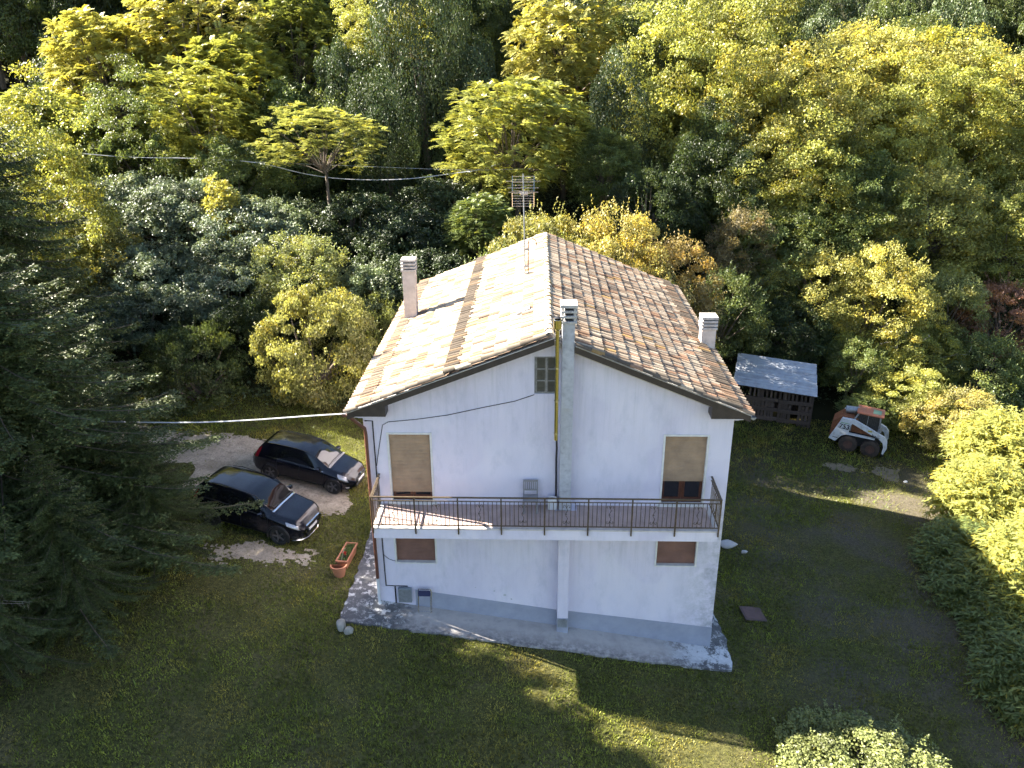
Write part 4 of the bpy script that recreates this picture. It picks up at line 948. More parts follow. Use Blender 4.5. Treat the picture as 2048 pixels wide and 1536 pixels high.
# spruces
def spruce_mesh(seed, H, RB, dead=None):
    rng = np.random.RandomState(seed); C = []; A = []; Nn = []; Ls = []; Tt = []; wood = MB(); deadb = MB()
    z = 1.7
    while z < H-.25:
        f_ = z/H; rad = RB*float(np.interp(f_, [0, .1, .3, .5, .65, .76, .86, 1], [1, 1, .84, .62, .43, .24, .09, .02]))+.08; nb = 9 if f_ < .7 else 6; a0 = rng.uniform(0, 2*PI)
        for k in range(nb):
            az = a0+2*PI*k/nb+rng.uniform(-.25, .25); ln = rad*rng.uniform(.78, 1.12); az = (az+PI) % (2*PI)-PI
            if dead is not None and dead(az, z): ln *= .6
            s = np.linspace(0, 1, max(6, int(ln/.085)))
            rise = .12 if f_ > .6 else 0; zz = z+ln*(rise*s-.34*s*s*(1-.4*f_)+.20*s**4)+rng.uniform(-.12, .12)
            px = np.cos(az)*ln*s; py = np.sin(az)*ln*s; P = np.stack([px, py, zz], -1)
            isdead = dead is not None and dead(az, z)
            (deadb if isdead else wood).tube([tuple(q) for q in P[::max(1, len(P)//6)]], list(np.linspace(.035*(1-f_)+.012, .006, len(P[::max(1, len(P)//6)]))), 5, cap=False)
            if isdead:
                for j in range(3, len(P), 5): deadb.tube([tuple(P[j]), tuple(P[j]+np.array([rng.uniform(-.3, .3), rng.uniform(-.3, .3), -.45]))], [.008, .004], 4, cap=False)
                continue
            dr = np.array([math.cos(az), math.sin(az), 0]); sd = np.array([-math.sin(az), math.cos(az), 0]); br = rng.uniform(.75, 1.2)
            for j in range(len(P)):
                if s[j] < .12 and f_ < .75: continue
                for sg in (-1, 1, 0):
                    if sg == 0 and rng.rand() < .45: continue
                    tl = (.62*(1-s[j])+.2)*min(1, ln/2.2)*rng.uniform(.7, 1.2)
                    td = nrm(sd*sg*1.0+dr*(.75 if sg else 1)+np.array([0, 0, -.30-.25*(1-s[j])])+.18*rng.normal(size=3))
                    m_ = max(3, int(tl/.066)); u = np.linspace(.08, 1, m_)[:, None]
                    q = P[j]+td*tl*u+np.array([0, 0, -.10])*tl*u*u
                    for w_ in (-1, 1):
                        perp = np.cross(td, [0, 0, 1]); a_ = nrm(td*1.0+perp*w_*rng.uniform(.6, .9, (m_, 1))+np.array([0, 0, 1])*rng.uniform(-.15, .45, (m_, 1)))
                        C.append(q+a_*.045); A.append(a_); Nn.append(nrm(np.tile([0, 0, 1.], (m_, 1))+.6*rng.normal(size=(m_, 3)))); Ls.append(rng.uniform(.09, .14, m_)); Tt.append(br*rng.uniform(.75, 1.2)*np.ones(m_)*(.85+.3*u[:, 0]))
        z += .34 if f_ < .8 else .26
    c = np.concatenate(C); ln = np.concatenate(Ls); V, F = leafquads(c, np.concatenate(A), np.concatenate(Nn), ln, ln*.36+.014)
    t = np.ones((len(c), 3))*np.concatenate(Tt)[:, None]*rng.uniform(.8, 1.2, (len(c), 1))
    tr = MB(); tr.tube([(0, 0, -.3), (0, 0, 1), (.03, 0, H*.5), (0, 0, H)], [.28, .24, .13, .02], 10)
    print('spruce leaves', len(c))
    return np_mesh('foliage', V, F, M_NEEDLE, t), wood.mesh('branches', M_BARK, True, (0, 0, 0)), tr.mesh('trunk', M_BARK, True, (0, 0, 0)), deadb
def spruce(x, y, H, RB, seed, label, colr, dead=None):
    fo, br, tr, deadb = spruce_mesh(seed, H, RB, dead)
    t = thing('spruce_tree', label, 'tree', (x, y, tz(x, y)-.05), None, 'spruces at the left edge')
    o = link('crown', fo, t); o.color = (*colr, 1); link('branches', br, t, 'stuff'); link('trunk', tr, t)
    if dead is not None: deadb.build('dead_branches', M_DEAD, t, kind='stuff')
    return t
sp2 = spruce(-10.9, .25, 12.3, 6.5, 4, 'large dark spruce at the left edge reaching over the near car', (.076, .094, .030), lambda az, z: -1.0 < az < -.1 and 3.4 < z < 5.2)
for (x, y, s_, rz_, lab) in ((-15.8, 8.0, 0, 2.0, 'second spruce behind the large one, half out of the frame'), (-13.3, -.6, -1, 1.0, 'spruce at the lower left edge in front of the large one'), (-15.6, -3.2, .78, 5.1, 'spruce beyond the left edge, nearest to the front lawn'), (-8.3, -1.9, .36, 3.3, 'young spruce standing in front of the large one beside the lawn'), (-9.3, -4.2, .40, .7, 'young spruce nearest the lower left corner'), (-7.2, .9, .33, 2.7, 'young spruce close to the near car'), (-18.0, -6.5, .86, 2.4, 'spruce beyond the lower left corner'), (-20.5, 2.5, .95, 4.0, 'spruce beyond the left edge, behind the large one')):
    t = thing('spruce_tree', lab, 'tree', (x, y, tz(x, y)-.05), (0, 0, rz_), 'spruces at the left edge'); t.scale = (s_*1.0, s_*1.0, s_*1.3) if s_ > 0 else (.88, .88, 1.42) if s_ == 0 else (.96, .96, 1.38)
    for c_ in list(sp2.children): o = c_.copy(); col.objects.link(o); o.parent = t

# undergrowth and the far wood behind the trees in view
def undergrowth(name, n, rng, x0, x1, y0, y1, h, leaf, colr, mat):
    x = rng.uniform(x0, x1, n); y = rng.uniform(y0, y1, n)
    yb = np.interp(x, [-40, -14, -8, -4, 0, 5, 11, 15, 20, 24, 27, 32, 60], [9, 10.5, 11.5, 12.5, 13.5, 15, 17, 19.5, 19.5, 19.0, 16, 14, 12]); k = (y > yb+rng.uniform(-.6, .6, n)); x = x[k]; y = y[k]; n = len(x)
    hh = h*(vnoise(x, y, 1.8)*.8+vnoise(x, y, .6)*.4); c = np.stack([x, y, terrain(x, y)+hh*rng.rand(n)**.4], -1)
    nn = nrm(np.array([0, 0, 1.])+.8*rdir(rng, n)); a = np.cross(nn, rdir(rng, n)); ln = leaf*rng.uniform(.6, 1.4, n); V, F = leafquads(c, a, nn, ln, ln*.7)
    t = np.ones((n, 3))*(rng.uniform(.6, 1.3, n)*(.6+.8*vnoise(x+7, y, 2.5)))[:, None]
    o = link(name, np_mesh(name, V, F, mat, t), kind='stuff'); o.color = (*colr, 1); tag(o, 'leafy undergrowth covering the wooded slope', 'undergrowth')
rng = np.random.RandomState(17)
undergrowth('undergrowth', 150000, rng, -30, 42, 10, 46, 1.6, .15, (.085, .11, .045), M_LEAF)
# the far wood along the top edge: copies of the same crowns, too alike to tell apart
fr = random.Random(31)
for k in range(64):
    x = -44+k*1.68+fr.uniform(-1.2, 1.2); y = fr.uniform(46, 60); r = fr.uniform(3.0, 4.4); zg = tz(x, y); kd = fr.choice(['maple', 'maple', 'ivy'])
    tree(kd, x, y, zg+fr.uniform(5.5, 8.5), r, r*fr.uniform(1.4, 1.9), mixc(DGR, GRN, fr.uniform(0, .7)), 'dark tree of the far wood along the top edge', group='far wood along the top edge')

# ================================================================== CARS
M_PAINT = pm('black_paint', (.0035, .004, .008), (.004, .0045, .009), 2, .14, spec=.35, coat=.35)
M_CARGLASS = pm('car_glass', (.006, .007, .008), (.005, .006, .007), 1, .025, spec=.7)
M_TYRE = pm('tyre_rubber', (.028, .026, .025), (.018, .017, .017), 9, .85)
M_ALLOY = pm('alloy_wheel', (.16, .16, .17), (.11, .11, .12), 9, .35, metal=.7)
M_BLKPL = pm('black_plastic', (.016, .016, .017), (.012, .012, .013), 6, .55)
M_CHROME = pm('chrome_trim', (.62, .62, .62), (.55, .55, .55), 4, .15, metal=1)
M_LAMP = pm('headlamp', (.42, .43, .46), (.30, .31, .34), 22, .08, metal=.5, spec=.7)
M_TAIL = pm('tail_lamp', (.22, .008, .015), (.16, .005, .012), 8, .1, spec=.6)
M_PLATE = pm('plate_white', (.7, .7, .7), (.66, .66, .67), 4, .4)

def catmull(P, n):
    P = [np.array(q, float) for q in P]; P = [2*P[0]-P[1]]+P+[2*P[-1]-P[-2]]; out = []
    for i in range(1, len(P)-2):
        for k in range(n):
            t = k/n; a, b, c, d = P[i-1:i+3]
            out.append(.5*((2*b)+(-a+c)*t+(2*a-5*b+4*c-d)*t*t+(-a+3*b-3*c+d)*t**3))
    out.append(P[-2]); return out
class Car:
    NS = 5
    def __init__(s, L, Wd, H, top, belt, hw, roofw, zb, wheels, wr):
        s.L, s.hwm, s.H = L, Wd/2, H; s.top, s.belt, s.hw, s.rw, s.zb = top, belt, hw, roofw, zb; s.wheels, s.wr = wheels, wr
    def I(s, tab, x):
        return float(np.interp(x, [q[0] for q in tab], [q[1] for q in tab]))
    def S(s, tab, x):                      # smoothed lookup
        return sum(s.I(tab, x+d)*w for d, w in ((-.09, .2), (-.045, .2), (0, .2), (.045, .2), (.09, .2)))
    def section(s, x):
        zt, bl, hw, rw, zb = s.S(s.top, x), s.S(s.belt, x), s.S(s.hw, x), s.S(s.rw, x), s.S(s.zb, x)
        hw *= s.hwm; rw *= s.hwm; k = min(1, max(0, (zt-bl)/.38)); k = k*k*(3-2*k)
        hy = hw*.80+(rw-hw*.80)*k; hz = bl+(zt-bl)*(.72+.14*k)
        P = [(hw*.80, zb), (hw*.965, zb+.10), (hw*1.0, zb+(bl-zb)*.45), (hw*.985, bl-.10), (hw*.955, bl), (hy, hz), (hy*.90, hz+(zt-hz)*.62), (hy*.5, zt-.008), (0, zt)]
        return P
    def pts(s, x): return catmull(s.section(x), s.NS)
    def surf(s, x, t):
        q = s.pts(x); u = t*s.NS; i = min(int(u), len(q)-2); return q[i]+(q[i+1]-q[i])*(u-i)
    def body(s):
        xs = sorted(set([round(v, 3) for v in np.linspace(-s.L/2, s.L/2, 86)])); rows = []
        for x in xs:
            q = s.pts(x); rows.append([Vector((x, -a[0], a[1])) for a in q]+[Vector((x, a[0], a[1])) for a in reversed(q[:-1])])
        b = MB(); n = len(rows[0]); b.v = [tuple(p) for r_ in rows for p in r_]
        for i in range(len(xs)-1):
            for j in range(n-1):
                qd = (i*n+j, i*n+j+1, (i+1)*n+j+1, (i+1)*n+j); c = sum((Vector(b.v[k]) for k in qd), Vector())/4
                if c.z < .95 and any(math.hypot(c.x-w, c.z-s.wr) < s.wr+.045 for w in s.wheels) and abs(c.y) > s.hwm*.6: continue
                b.f.append(qd); b.t.append(None)
        b.f += [tuple(range(n)), tuple(range((len(xs)-1)*n, len(xs)*n))]; b.t += [None, None]
        return b
    def patch(s, xb, xt, t0, t1, side=-1, nx=8, nt=5, off=.007, b=None):
        """strip on the body side: bottom edge runs xb[0]..xb[1] at height t0, top edge xt[0]..xt[1] at t1"""
        b = b or MB(); V = []
        for j in range(nt+1):
            w = j/nt; t = t0+(t1-t0)*w
            for i in range(nx+1):
                u = i/nx; x = (xb[0]+(xb[1]-xb[0])*u)*(1-w)+(xt[0]+(xt[1]-xt[0])*u)*w; e = .02
                p = s.surf(x, t); p1 = s.surf(x, min(t+.06, 8)); p0 = s.surf(x, max(t-.06, 0)); dx = s.surf(x+e, t)
                tv = Vector((0, p1[0]-p0[0], p1[1]-p0[1])); xv = Vector((e, dx[0]-p[0], dx[1]-p[1])); nv_ = xv.cross(tv)
                nv_ = nv_.normalized() if nv_.length > 1e-9 else Vector((0, 0, 1))
                if nv_.y < -1e-6 or nv_.z < -.05 and nv_.y <= 0: nv_ = -nv_
                q = Vector((x, p[0], p[1]))+nv_*off; V.append((q.x, side*q.y, q.z))
        k = nx+1
        return b.add(V, [(j*k+i, j*k+i+1, (j+1)*k+i+1, (j+1)*k+i) for j in range(nt) for i in range(nx)])
def wheel_meshes(r, w, spokes, twin):
    M = Matrix.Rotation(PI/2, 4, 'X'); t = MB(); t.lathe([(r*.68, -w/2), (r*.93, -w/2), (r, -w*.36), (r, w*.36), (r*.93, w/2), (r*.68, w/2)], 28, M)
    rim = MB(); rim.lathe([(r*.70, -w*.50), (r*.70, w*.50), (r*.63, w*.42), (r*.60, w*.30), (.02, w*.24), (.001, w*.24)], 28, M)
    sp = MB()
    for k in range(spokes):
        for o in ((-.11, .11) if twin else (0,)):
            a = 2*PI*k/spokes; Mk = M @ Matrix.Rotation(a+o, 4, 'Z'); sp.bbox(r*.10, r*.66, -.018 if twin else -.03, .018 if twin else .03, w*.34, w*.46, .006, Mk)
    sp.lathe([(.001, w*.50), (r*.16, w*.48), (r*.17, w*.34)], 14, M)
    return t.mesh('tyre', M_TYRE, True, (0, 0, 0)), rim.mesh('rim', M_BLKPL, True, (0, 0, 0)), sp.mesh('spokes', M_ALLOY, True, (0, 0, 0))
def build_car(c, name, label, M, suv):
    t = thing(name, label, 'car'); t.matrix_world = M; L, hw = c.L, c.hwm
    body = c.body().build('body', M_PAINT, t, smooth=True)
    # dark underbody so that the arches are not see-through
    u = MB(); u.box(-L/2+.25, L/2-.3, -hw*.66, hw*.66, .16, .62); u.build('underbody', M_BLKPL, t)
    x0, x1 = c.cowl; r0, r1 = c.rear
    # windscreen and rear window across the car
    def across(xa, xb, lo, name_, mt):
        b = MB(); V = []; nx, nq = 10, 16
        for i in range(nx+1):
            x = xa+(xb-xa)*i/nx; P = c.pts(x); tt = lo; 
            for j in range(nq+1):
                q = -1+2*j/nq; s_ = c.surf(x, 8-(8-tt)*abs(q)); e = .03
                p2 = c.surf(x+e, 8-(8-tt)*abs(q)); n_ = Vector((-(p2[1]-s_[1])/e, .25*abs(q), 1)).normalized()
                V.append((x+n_.x*.008, math.copysign(s_[0]+n_.y*.004, q), s_[1]+n_.z*.008))
        k = nq+1; b.add(V, [(i*k+j, i*k+j+1, (i+1)*k+j+1, (i+1)*k+j) for i in range(nx) for j in range(nq)])
        return b.build(name_, mt, t, smooth=True)
    across(x0, x1, 5.35, 'windscreen', M_CARGLASS); across(r0, r1, 5.35, 'rear_window', M_CARGLASS)
    cw = MB()
    for j in range(12):
        q0, q1 = -1+2*j/12, -1+2*(j+1)/12
        pts = [c.surf(x0+.03, 8-2.6*abs(q)) for q in (q0, q1)]; cw.bar((x0+.05, math.copysign(pts[0][0], q0), pts[0][1]+.012), (x0+.05, math.copysign(pts[1][0], q1), pts[1][1]+.012), .07, .02)
    cw.build('cowl_trim', M_GREYPL if not suv else M_CHROME, t)
    wb = MB(); wb.bar((x0-.02, -.55, c.surf(x0-.02, 7.2)[1]+.03), (x0-.03, .0, c.surf(x0-.03, 8)[1]+.03), .02, .02); wb.bar((x0-.02, .05, c.surf(x0-.02, 8)[1]+.03), (x0-.03, .6, c.surf(x0-.03, 7.2)[1]+.03), .02, .02); wb.build('wiper', M_BLKPL, t)
    for sd in (-1, 1):
        for (xb, xt) in c.side_glass: c.patch(xb, xt, 4.18, 4.93, sd, 8, 5, .008).build('side_window', M_CARGLASS, t, smooth=True)
        c.patch((c.side_glass[-1][0][0]-.05, c.side_glass[0][0][1]+.03), (c.side_glass[-1][0][0]-.05, c.side_glass[0][0][1]+.03), 4.02, 4.14, sd, 24, 1, .010).build('belt_trim', M_CHROME if not suv else M_BLKPL, t)
        c.patch((-L*.28, L*.26), (-L*.28, L*.26), .5, 1.15, sd, 22, 3, .010).build('sill_trim', M_BLKPL, t, smooth=True)
        for x in c.gaps: c.patch((x-.005, x+.005), (x-.005, x+.005), 1.2, 4.0, sd, 1, 10, .006).build('door_gap', M_DARKMET, t)
        for x in c.handles:
            p = c.surf(x, 3.6); h = MB(); h.bbox(x-.10, x+.10, sd*p[0]-.025, sd*p[0]+.025, p[1]-.018, p[1]+.018, .008); h.build('door_handle', M_PAINT if suv else M_PAINT, t)
        p = c.surf(c.mirror, 4.2); Mm = Matrix.Translation((c.mirror, sd*(p[0]+.13), p[1]+.05)) @ Matrix.Rotation(-.25*sd, 4, 'Z')
        h = MB(); h.bbox(-.07, .07, -.11, .11, -.065, .075, .035, Mm); h.bar((c.mirror, sd*(p[0]-.02), p[1]-.01), (c.mirror, sd*(p[0]+.08), p[1]+.02), .06, .04); h.build('mirror', M_PAINT, t, smooth=True)
        c.patch(*c.lamp, sd, 8, 6, .010).build('headlight', M_LAMP, t, smooth=True)
        c.patch(*c.tail, sd, 5, 6, .010).build('tail_light', M_TAIL, t, smooth=True)
        c.patch(*c.fog, sd, 5, 4, .010).build('fog_lamp', M_LAMP if not suv else M_BLKPL, t, smooth=True)
        for w in c.wheels:
            ar = MB(); yy = c.surf(w, 1.6)[0]; rr = c.wr+.05; pts = [(w+rr*math.cos(a), sd*(yy-.012), c.wr+rr*math.sin(a)) for a in np.linspace(-.32, PI+.32, 20)]; ar.tube(pts, .024 if not suv else .04, 6); ar.build('wheel_arch', M_PAINT if not suv else M_BLKPL, t, smooth=True)
    ty, ri, sp = wheel_meshes(c.wr, .21, 5 if not suv else 5, not suv)
    for w in c.wheels:
        for sd in (-1, 1):
            o = link('wheel', ty, t); o.location = (w, sd*(hw-.125), c.wr); o.rotation_euler = (0, .4*w, 0 if sd < 0 else PI)
            link('rim', ri, o); link('spokes', sp, o)
    fx = L/2
    g = MB(); g.bbox(fx-.05, fx+.012, -.42, .42, .30, .44, .02); g.build('lower_grille', M_BLKPL, t)
    g = MB(); g.bbox(fx-.05, fx+.016, -.40, .40, .56, .65 if not suv else .70, .015); g.build('grille', M_BLKPL, t)
    g = MB(); g.bbox(fx-.02, fx+.026, -.26, .26, .46, .555, .006); g.build('number_plate', M_PLATE, t)
    g = MB(); g.bbox(-fx-.02, -fx+.03, -.26, .26, .60, .70, .006); g.build('number_plate', M_PLATE, t)
    if suv:
        g = MB(); g.bbox(fx-.05, fx+.024, -.44, .44, .71, .745, .008); g.build('chrome_bar', M_CHROME, t)
        g = MB(); pts = [(fx-.34, -hw*.86, .235), (fx-.10, -hw*.64, .225), (fx+.01, -.32, .22), (fx+.015, .32, .22), (fx-.10, hw*.64, .225), (fx-.34, hw*.86, .235)]; g.tube(pts, .022, 6); g.build('bumper_lip', M_CHROME, t, smooth=True)
        for sd in (-1, 1):
            g = MB(); g.tube([(-1.35, sd*hw*.70, c.surf(-1.35, 5.6)[1]+.03), (-1.0, sd*hw*.72, c.surf(-1.0, 5.6)[1]+.06), (.3, sd*hw*.72, c.surf(.3, 5.6)[1]+.06), (.55, sd*hw*.70, c.surf(.55, 5.6)[1]+.03)], .016, 6); g.build('roof_rail', M_BLKPL, t, smooth=True)
    else:
        b_ = MB(); b_.tube([(fx-.03, 0, .70), (fx+.02, 0, .70)], .045, 12); b_.build('badge', M_CHROME, t)
        a_ = MB(); a_.tube([(-1.0, 0, c.surf(-1.0, 8)[1]), (-1.25, 0, c.surf(-1.0, 8)[1]+.28)], .006, 5); a_.build('aerial', M_BLKPL, t)
    return t
# compact hatchback, 4.1 m
h1 = Car(4.15, 1.72, 1.49,
  top=[(-2.075, .80), (-2.0, .92), (-1.93, 1.02), (-1.78, 1.28), (-1.6, 1.42), (-1.1, 1.475), (-.3, 1.49), (.15, 1.44), (.40, 1.36), (1.05, 1.0), (1.15, .965), (1.5, .90), (1.8, .81), (1.98, .70), (2.075, .60)],
  belt=[(-2.075, .74), (-1.9, .90), (-1.5, .945), (-.5, .92), (.6, .87), (1.1, .83), (1.6, .74), (1.95, .64), (2.075, .55)],
  hw=[(-2.075, .70), (-2.02, .83), (-1.9, .92), (-1.6, .985), (-1, 1), (1.1, 1), (1.5, .97), (1.8, .88), (1.97, .74), (2.075, .54)],
  roofw=[(-2.075, .62), (-1.7, .66), (-1.2, .70), (-.2, .72), (.3, .72), (.9, .76), (1.2, .80), (2.075, .55)],
  zb=[(-2.075, .38), (-1.95, .26), (-1.7, .20), (1.6, .20), (1.9, .20), (2.0, .24), (2.075, .34)], wheels=(-1.27, 1.30), wr=.315)
h1.cowl = (1.02, .34); h1.rear = (-1.92, -1.62); h1.side_glass = [((-.02, .86), (.0, .34)), ((-.92, -.10), (-.86, -.08)), ((-1.42, -.99), (-1.28, -.94))]
h1.gaps = (.93, -.06, -.98); h1.handles = (.08, -.86); h1.mirror = .70
h1.lamp = ((1.55, 1.90), (1.42, 1.76), 3.2, 4.6); h1.tail = ((-1.99, -1.80), (-1.93, -1.70), 3.5, 4.85); h1.fog = ((1.80, 1.92), (1.78, 1.92), 1.2, 1.9)
build_car(h1, 'parked_hatchback', 'dark blue-black hatchback parked nose to the house, farther of two cars', onground(-3.90, 6.85, R(-11.5)), False)
# compact off-roader, 4.2 m
h2 = Car(4.20, 1.80, 1.60,
  top=[(-2.10, .95), (-2.02, 1.12), (-1.92, 1.30), (-1.75, 1.50), (-1.5, 1.575), (-.9, 1.61), (-.2, 1.60), (.15, 1.555), (.36, 1.48), (.98, 1.13), (1.08, 1.09), (1.5, 1.035), (1.85, .97), (1.98, .88), (2.06, .76), (2.10, .68)],
  belt=[(-2.1, .85), (-1.9, 1.03), (-1.3, 1.06), (-.4, 1.02), (.5, .98), (1.1, .95), (1.7, .86), (2.0, .74), (2.1, .62)],
  hw=[(-2.1, .74), (-2.04, .86), (-1.9, .94), (-1.6, .99), (-1, 1), (1.2, 1), (1.6, .98), (1.86, .91), (2.0, .78), (2.1, .60)],
  roofw=[(-2.1, .66), (-1.7, .70), (-1.0, .74), (.2, .75), (.9, .80), (1.2, .84), (2.1, .62)],
  zb=[(-2.1, .42), (-1.95, .30), (-1.7, .24), (1.6, .24), (1.9, .23), (2.02, .26), (2.1, .36)], wheels=(-1.30, 1.30), wr=.345)
h2.cowl = (.96, .30); h2.rear = (-2.0, -1.72); h2.side_glass = [((-.05, .80), (-.02, .30)), ((-.98, -.13), (-.94, -.11)), ((-1.55, -1.06), (-1.40, -1.02))]
h2.gaps = (.90, -.09, -1.02); h2.handles = (.05, -.90); h2.mirror = .66
h2.lamp = ((1.62, 2.00), (1.52, 1.92), 3.35, 4.35); h2.tail = ((-2.06, -1.86), (-2.0, -1.80), 3.4, 4.7); h2.fog = ((1.82, 1.98), (1.80, 1.97), 1.0, 1.9)
build_car(h2, 'parked_crossover', 'black crossover car half hidden by spruce branches, nearer of two cars', onground(-4.85, 3.45, R(-13.5)), True)

# ================================================================== SKID LOADER
M_LWHITE = pm('loader_white', (.62, .64, .67), (.50, .52, .55), 5, .45, c3=(.34, .30, .26), bs=.1)
M_RUST = pm('rust', (.24, .10, .045), (.15, .055, .025), 6, .85, c3=(.30, .15, .07), bs=.3)
M_ROOFR = pm('faded_orange_paint', (.42, .15, .085), (.33, .12, .07), 5, .65, c3=(.36, .22, .16))
M_GRNPAT = pm('green_paint', (.17, .32, .20), (.22, .30, .20), 9, .7)
M_LTYRE = pm('muddy_tyre', (.060, .045, .036), (.035, .028, .024), 6, .95)
M_YEL = pm('yellow_sticker', (.42, .38, .05), (.35, .31, .05), 5, .6)
lo = thing('skid_loader', 'abandoned white skid-steer loader with rusty cab roof by the bushes', 'loader'); lo.matrix_world = onground(20.62, 15.05, R(-25))
tyre = MB(); M = Matrix.Rotation(PI/2, 4, 'X'); tyre.lathe([(.19, -.13), (.33, -.14), (.38, -.11), (.38, .11), (.33, .14), (.19, .13)], 24, M)
for k in range(22):
    for s_ in (-1, 1): tyre.bbox(.36, .40, -.025, .025, (0 if s_ > 0 else -.12), (.12 if s_ > 0 else 0), .005, M @ Matrix.Rotation(2*PI*(k+.5*(s_ > 0))/22, 4, 'Z'))
tme2 = tyre.mesh('tyre', M_LTYRE, True, (0, 0, 0))
rimm = MB(); rimm.lathe([(.20, .13), (.19, .05), (.10, .04), (.09, .09), (.001, .09)], 20, M); rimm.lathe([(.20, -.13), (.001, -.10)], 20, M); rme = rimm.mesh('rim', pm('rusty_rim', (.11, .055, .04), (.06, .035, .03), 8, .85), True, (0, 0, 0))
for x in (-.5, .5):
    for sd in (-1, 1):
        o = link('wheel', tme2, lo); o.location = (x, sd*.60, .39); o.rotation_euler = (0, x, PI if sd < 0 else 0); o.scale = (1.08, 1, 1.08); r_ = link('rim', rme, o)
b = MB(); b.bbox(-1.0, .85, -.46, .46, .30, 1.02, .03); b.build('chassis', M_BLKPL, lo)
b = MB(); b.prism([(-1.42, .62), (-1.0, .50), (-.70, 1.05), (-.62, 1.62), (-1.05, 1.66), (-1.40, 1.30)], 'y', -.52, .52); b.build('engine_cover', M_RUST, lo)
b = MB(); b.tube([(-.95, .05, 1.86), (-.35, .12, 1.90)], [.18, .18], 14); b.build('muffler', M_GREYMET, lo, smooth=True)
b = MB(); b.bbox(-1.0, -.3, -.45, .45, 1.60, 1.70, .02); b.build('rear_deck', M_RUST, lo)
for sd in (-1, 1):
    y0, y1 = (-.72, -.54) if sd < 0 else (.54, .72)
    b = MB(); b.prism([(-1.40, .50), (-1.08, .42), (-.98, .60), (-.86, .78), (-.66, .88), (-.58, 1.02), (-.56, 1.40), (-.46, 1.60), (-.62, 1.68), (-1.00, 1.66)], 'y', y0, y1); b.build('tank_panel', M_LWHITE, lo)
    b = MB(); b.prism([(-.62, 1.68), (-.46, 1.70), (.98, 1.16), (1.14, .98), (1.20, .62), (1.10, .28), (1.02, .30), (1.04, .62), (.96, .86), (.80, .98), (-.56, 1.50)], 'y', y0+.02, y1-.02); arm = b.build('lift_arm', M_LWHITE, lo)
    b = MB(); b.prism([(-.68, .86), (-.66, .96), (.60, .98), (.60, .90)], 'y', y0+.04, y1-.04); b.build('lower_link', M_LWHITE, lo)
    b = MB(); b.prism([(-.55, .99), (.55, 1.0), (.30, 1.12), (-.52, 1.44)], 'y', -.47*1 if sd < 0 else .45, -.45 if sd < 0 else .47); b.build('side_screen', M_RUST, lo)
    if sd < 0:
        MB().box(.22, .40, y0+.0155, y0+.019, 1.27, 1.34, None).build('warning_sticker', M_YEL, arm)
        for (txt, sz, x, z, rx_) in (('753', .235, -1.06, 1.16, 0), ('bobcat', .10, .42, 1.12, .33), ('bobcat', .062, -1.24, .60, .03)):
            cu = bpy.data.curves.new('lettering', 'FONT'); cu.body = txt; cu.size = sz*1.35; cu.extrude = .001; cu.offset = .006 if txt == '753' else .003
            tmp = bpy.data.objects.new('lettering', cu); col.objects.link(tmp); dg = bpy.context.evaluated_depsgraph_get(); me = bpy.data.meshes.new_from_object(tmp.evaluated_get(dg)); bpy.data.objects.remove(tmp)
            me.materials.clear(); me.materials.append(M_DARKMET); o = link('model_number' if txt == '753' else 'maker_logo', me, lo); o.matrix_local = Matrix.Translation((x, y0-.004 if txt != 'bobcat' or x < 0 else y0+.014, z)) @ Matrix.Rotation(PI/2, 4, 'X') @ Matrix.Rotation(-rx_, 4, 'Z')
        for (z, h, mt) in ((1.42, .045, M_GRNPAT), (1.36, .012, M_DARKMET), (1.13, .014, M_DARKMET)): MB().box(-1.08+(z-1.13)*.2, -.62, y0-.003, y0+.001, z, z+h).build('stripe', mt, lo)
# cab
b = MB(); cz0, cz1 = 1.02, 1.98; w = .44; cx0, cx1 = -.42, .62
for (x, sd) in ((cx1, -1), (cx1, 1)): b.bar((x+.10, sd*w, cz0), (x, sd*w, cz1), .06, .06)
for sd in (-1, 1): b.bar((cx0-.12, sd*w, 1.45), (cx0+.08, sd*w, cz1), .07, .07); b.bar((cx0-.12, sd*w, 1.0), (cx0-.12, sd*w, 1.45), .07, .07); b.bar((.12, sd*w, 1.05), (.10, sd*w, cz1), .03, .03)
b.box(cx0-.1, cx1+.12, -w, w, cz0-.02, cz0+.03); cab = b.build('cab_frame', M_GREYMET, lo)
b = MB(); b.bbox(cx0-.02, cx1+.14, -w-.06, w+.06, cz1, cz1+.085, .03); cr_ = b.build('cab_roof', M_ROOFR, lo)
b = MB(); b.bbox(.26, .62, -.30, .20, cz1+.084, cz1+.092, .003); b.build('roof_patch', M_GRNPAT, cr_)
for sd in (-1, 1):
    g = MB()
    for k in range(13): z = cz0+.06+k*.07; g.bar((cx0-.06, sd*w, z), (cx1+.02, sd*w, z), .010, .010)
    for k in range(14): x = cx0+k*.08; g.bar((x, sd*w, cz0+.04), (x, sd*w, cz1), .008, .008)
    g.build('side_grille', M_BLKPL, cab)
    MB().box(cx0, cx1, sd*(w-.03)-.003, sd*(w-.03)+.003, cz0+.05, cz1-.01).build('side_pane', M_DUSTGLASS, cab)
MB().box(cx0-.08, cx0-.07, -w+.04, w-.04, 1.2, cz1-.02).build('rear_pane', M_DUSTGLASS, cab)
b = MB(); b.bbox(-.25, .2, -.25, .25, 1.05, 1.18, .03); b.bbox(-.33, -.22, -.25, .25, 1.12, 1.6, .03); b.build('seat', M_BLKPL, lo)
b = MB(); b.bbox(1.0, 1.14, -.62, .62, .12, .34, .02); b.build('quick_hitch', M_BLKPL, lo)
b = MB(); b.tube([(cx1+.12, -w-.12, 1.30), (cx1+.12, -w-.12, 1.55)], .05, 8); b.build('work_light', M_GREYMET, lo)

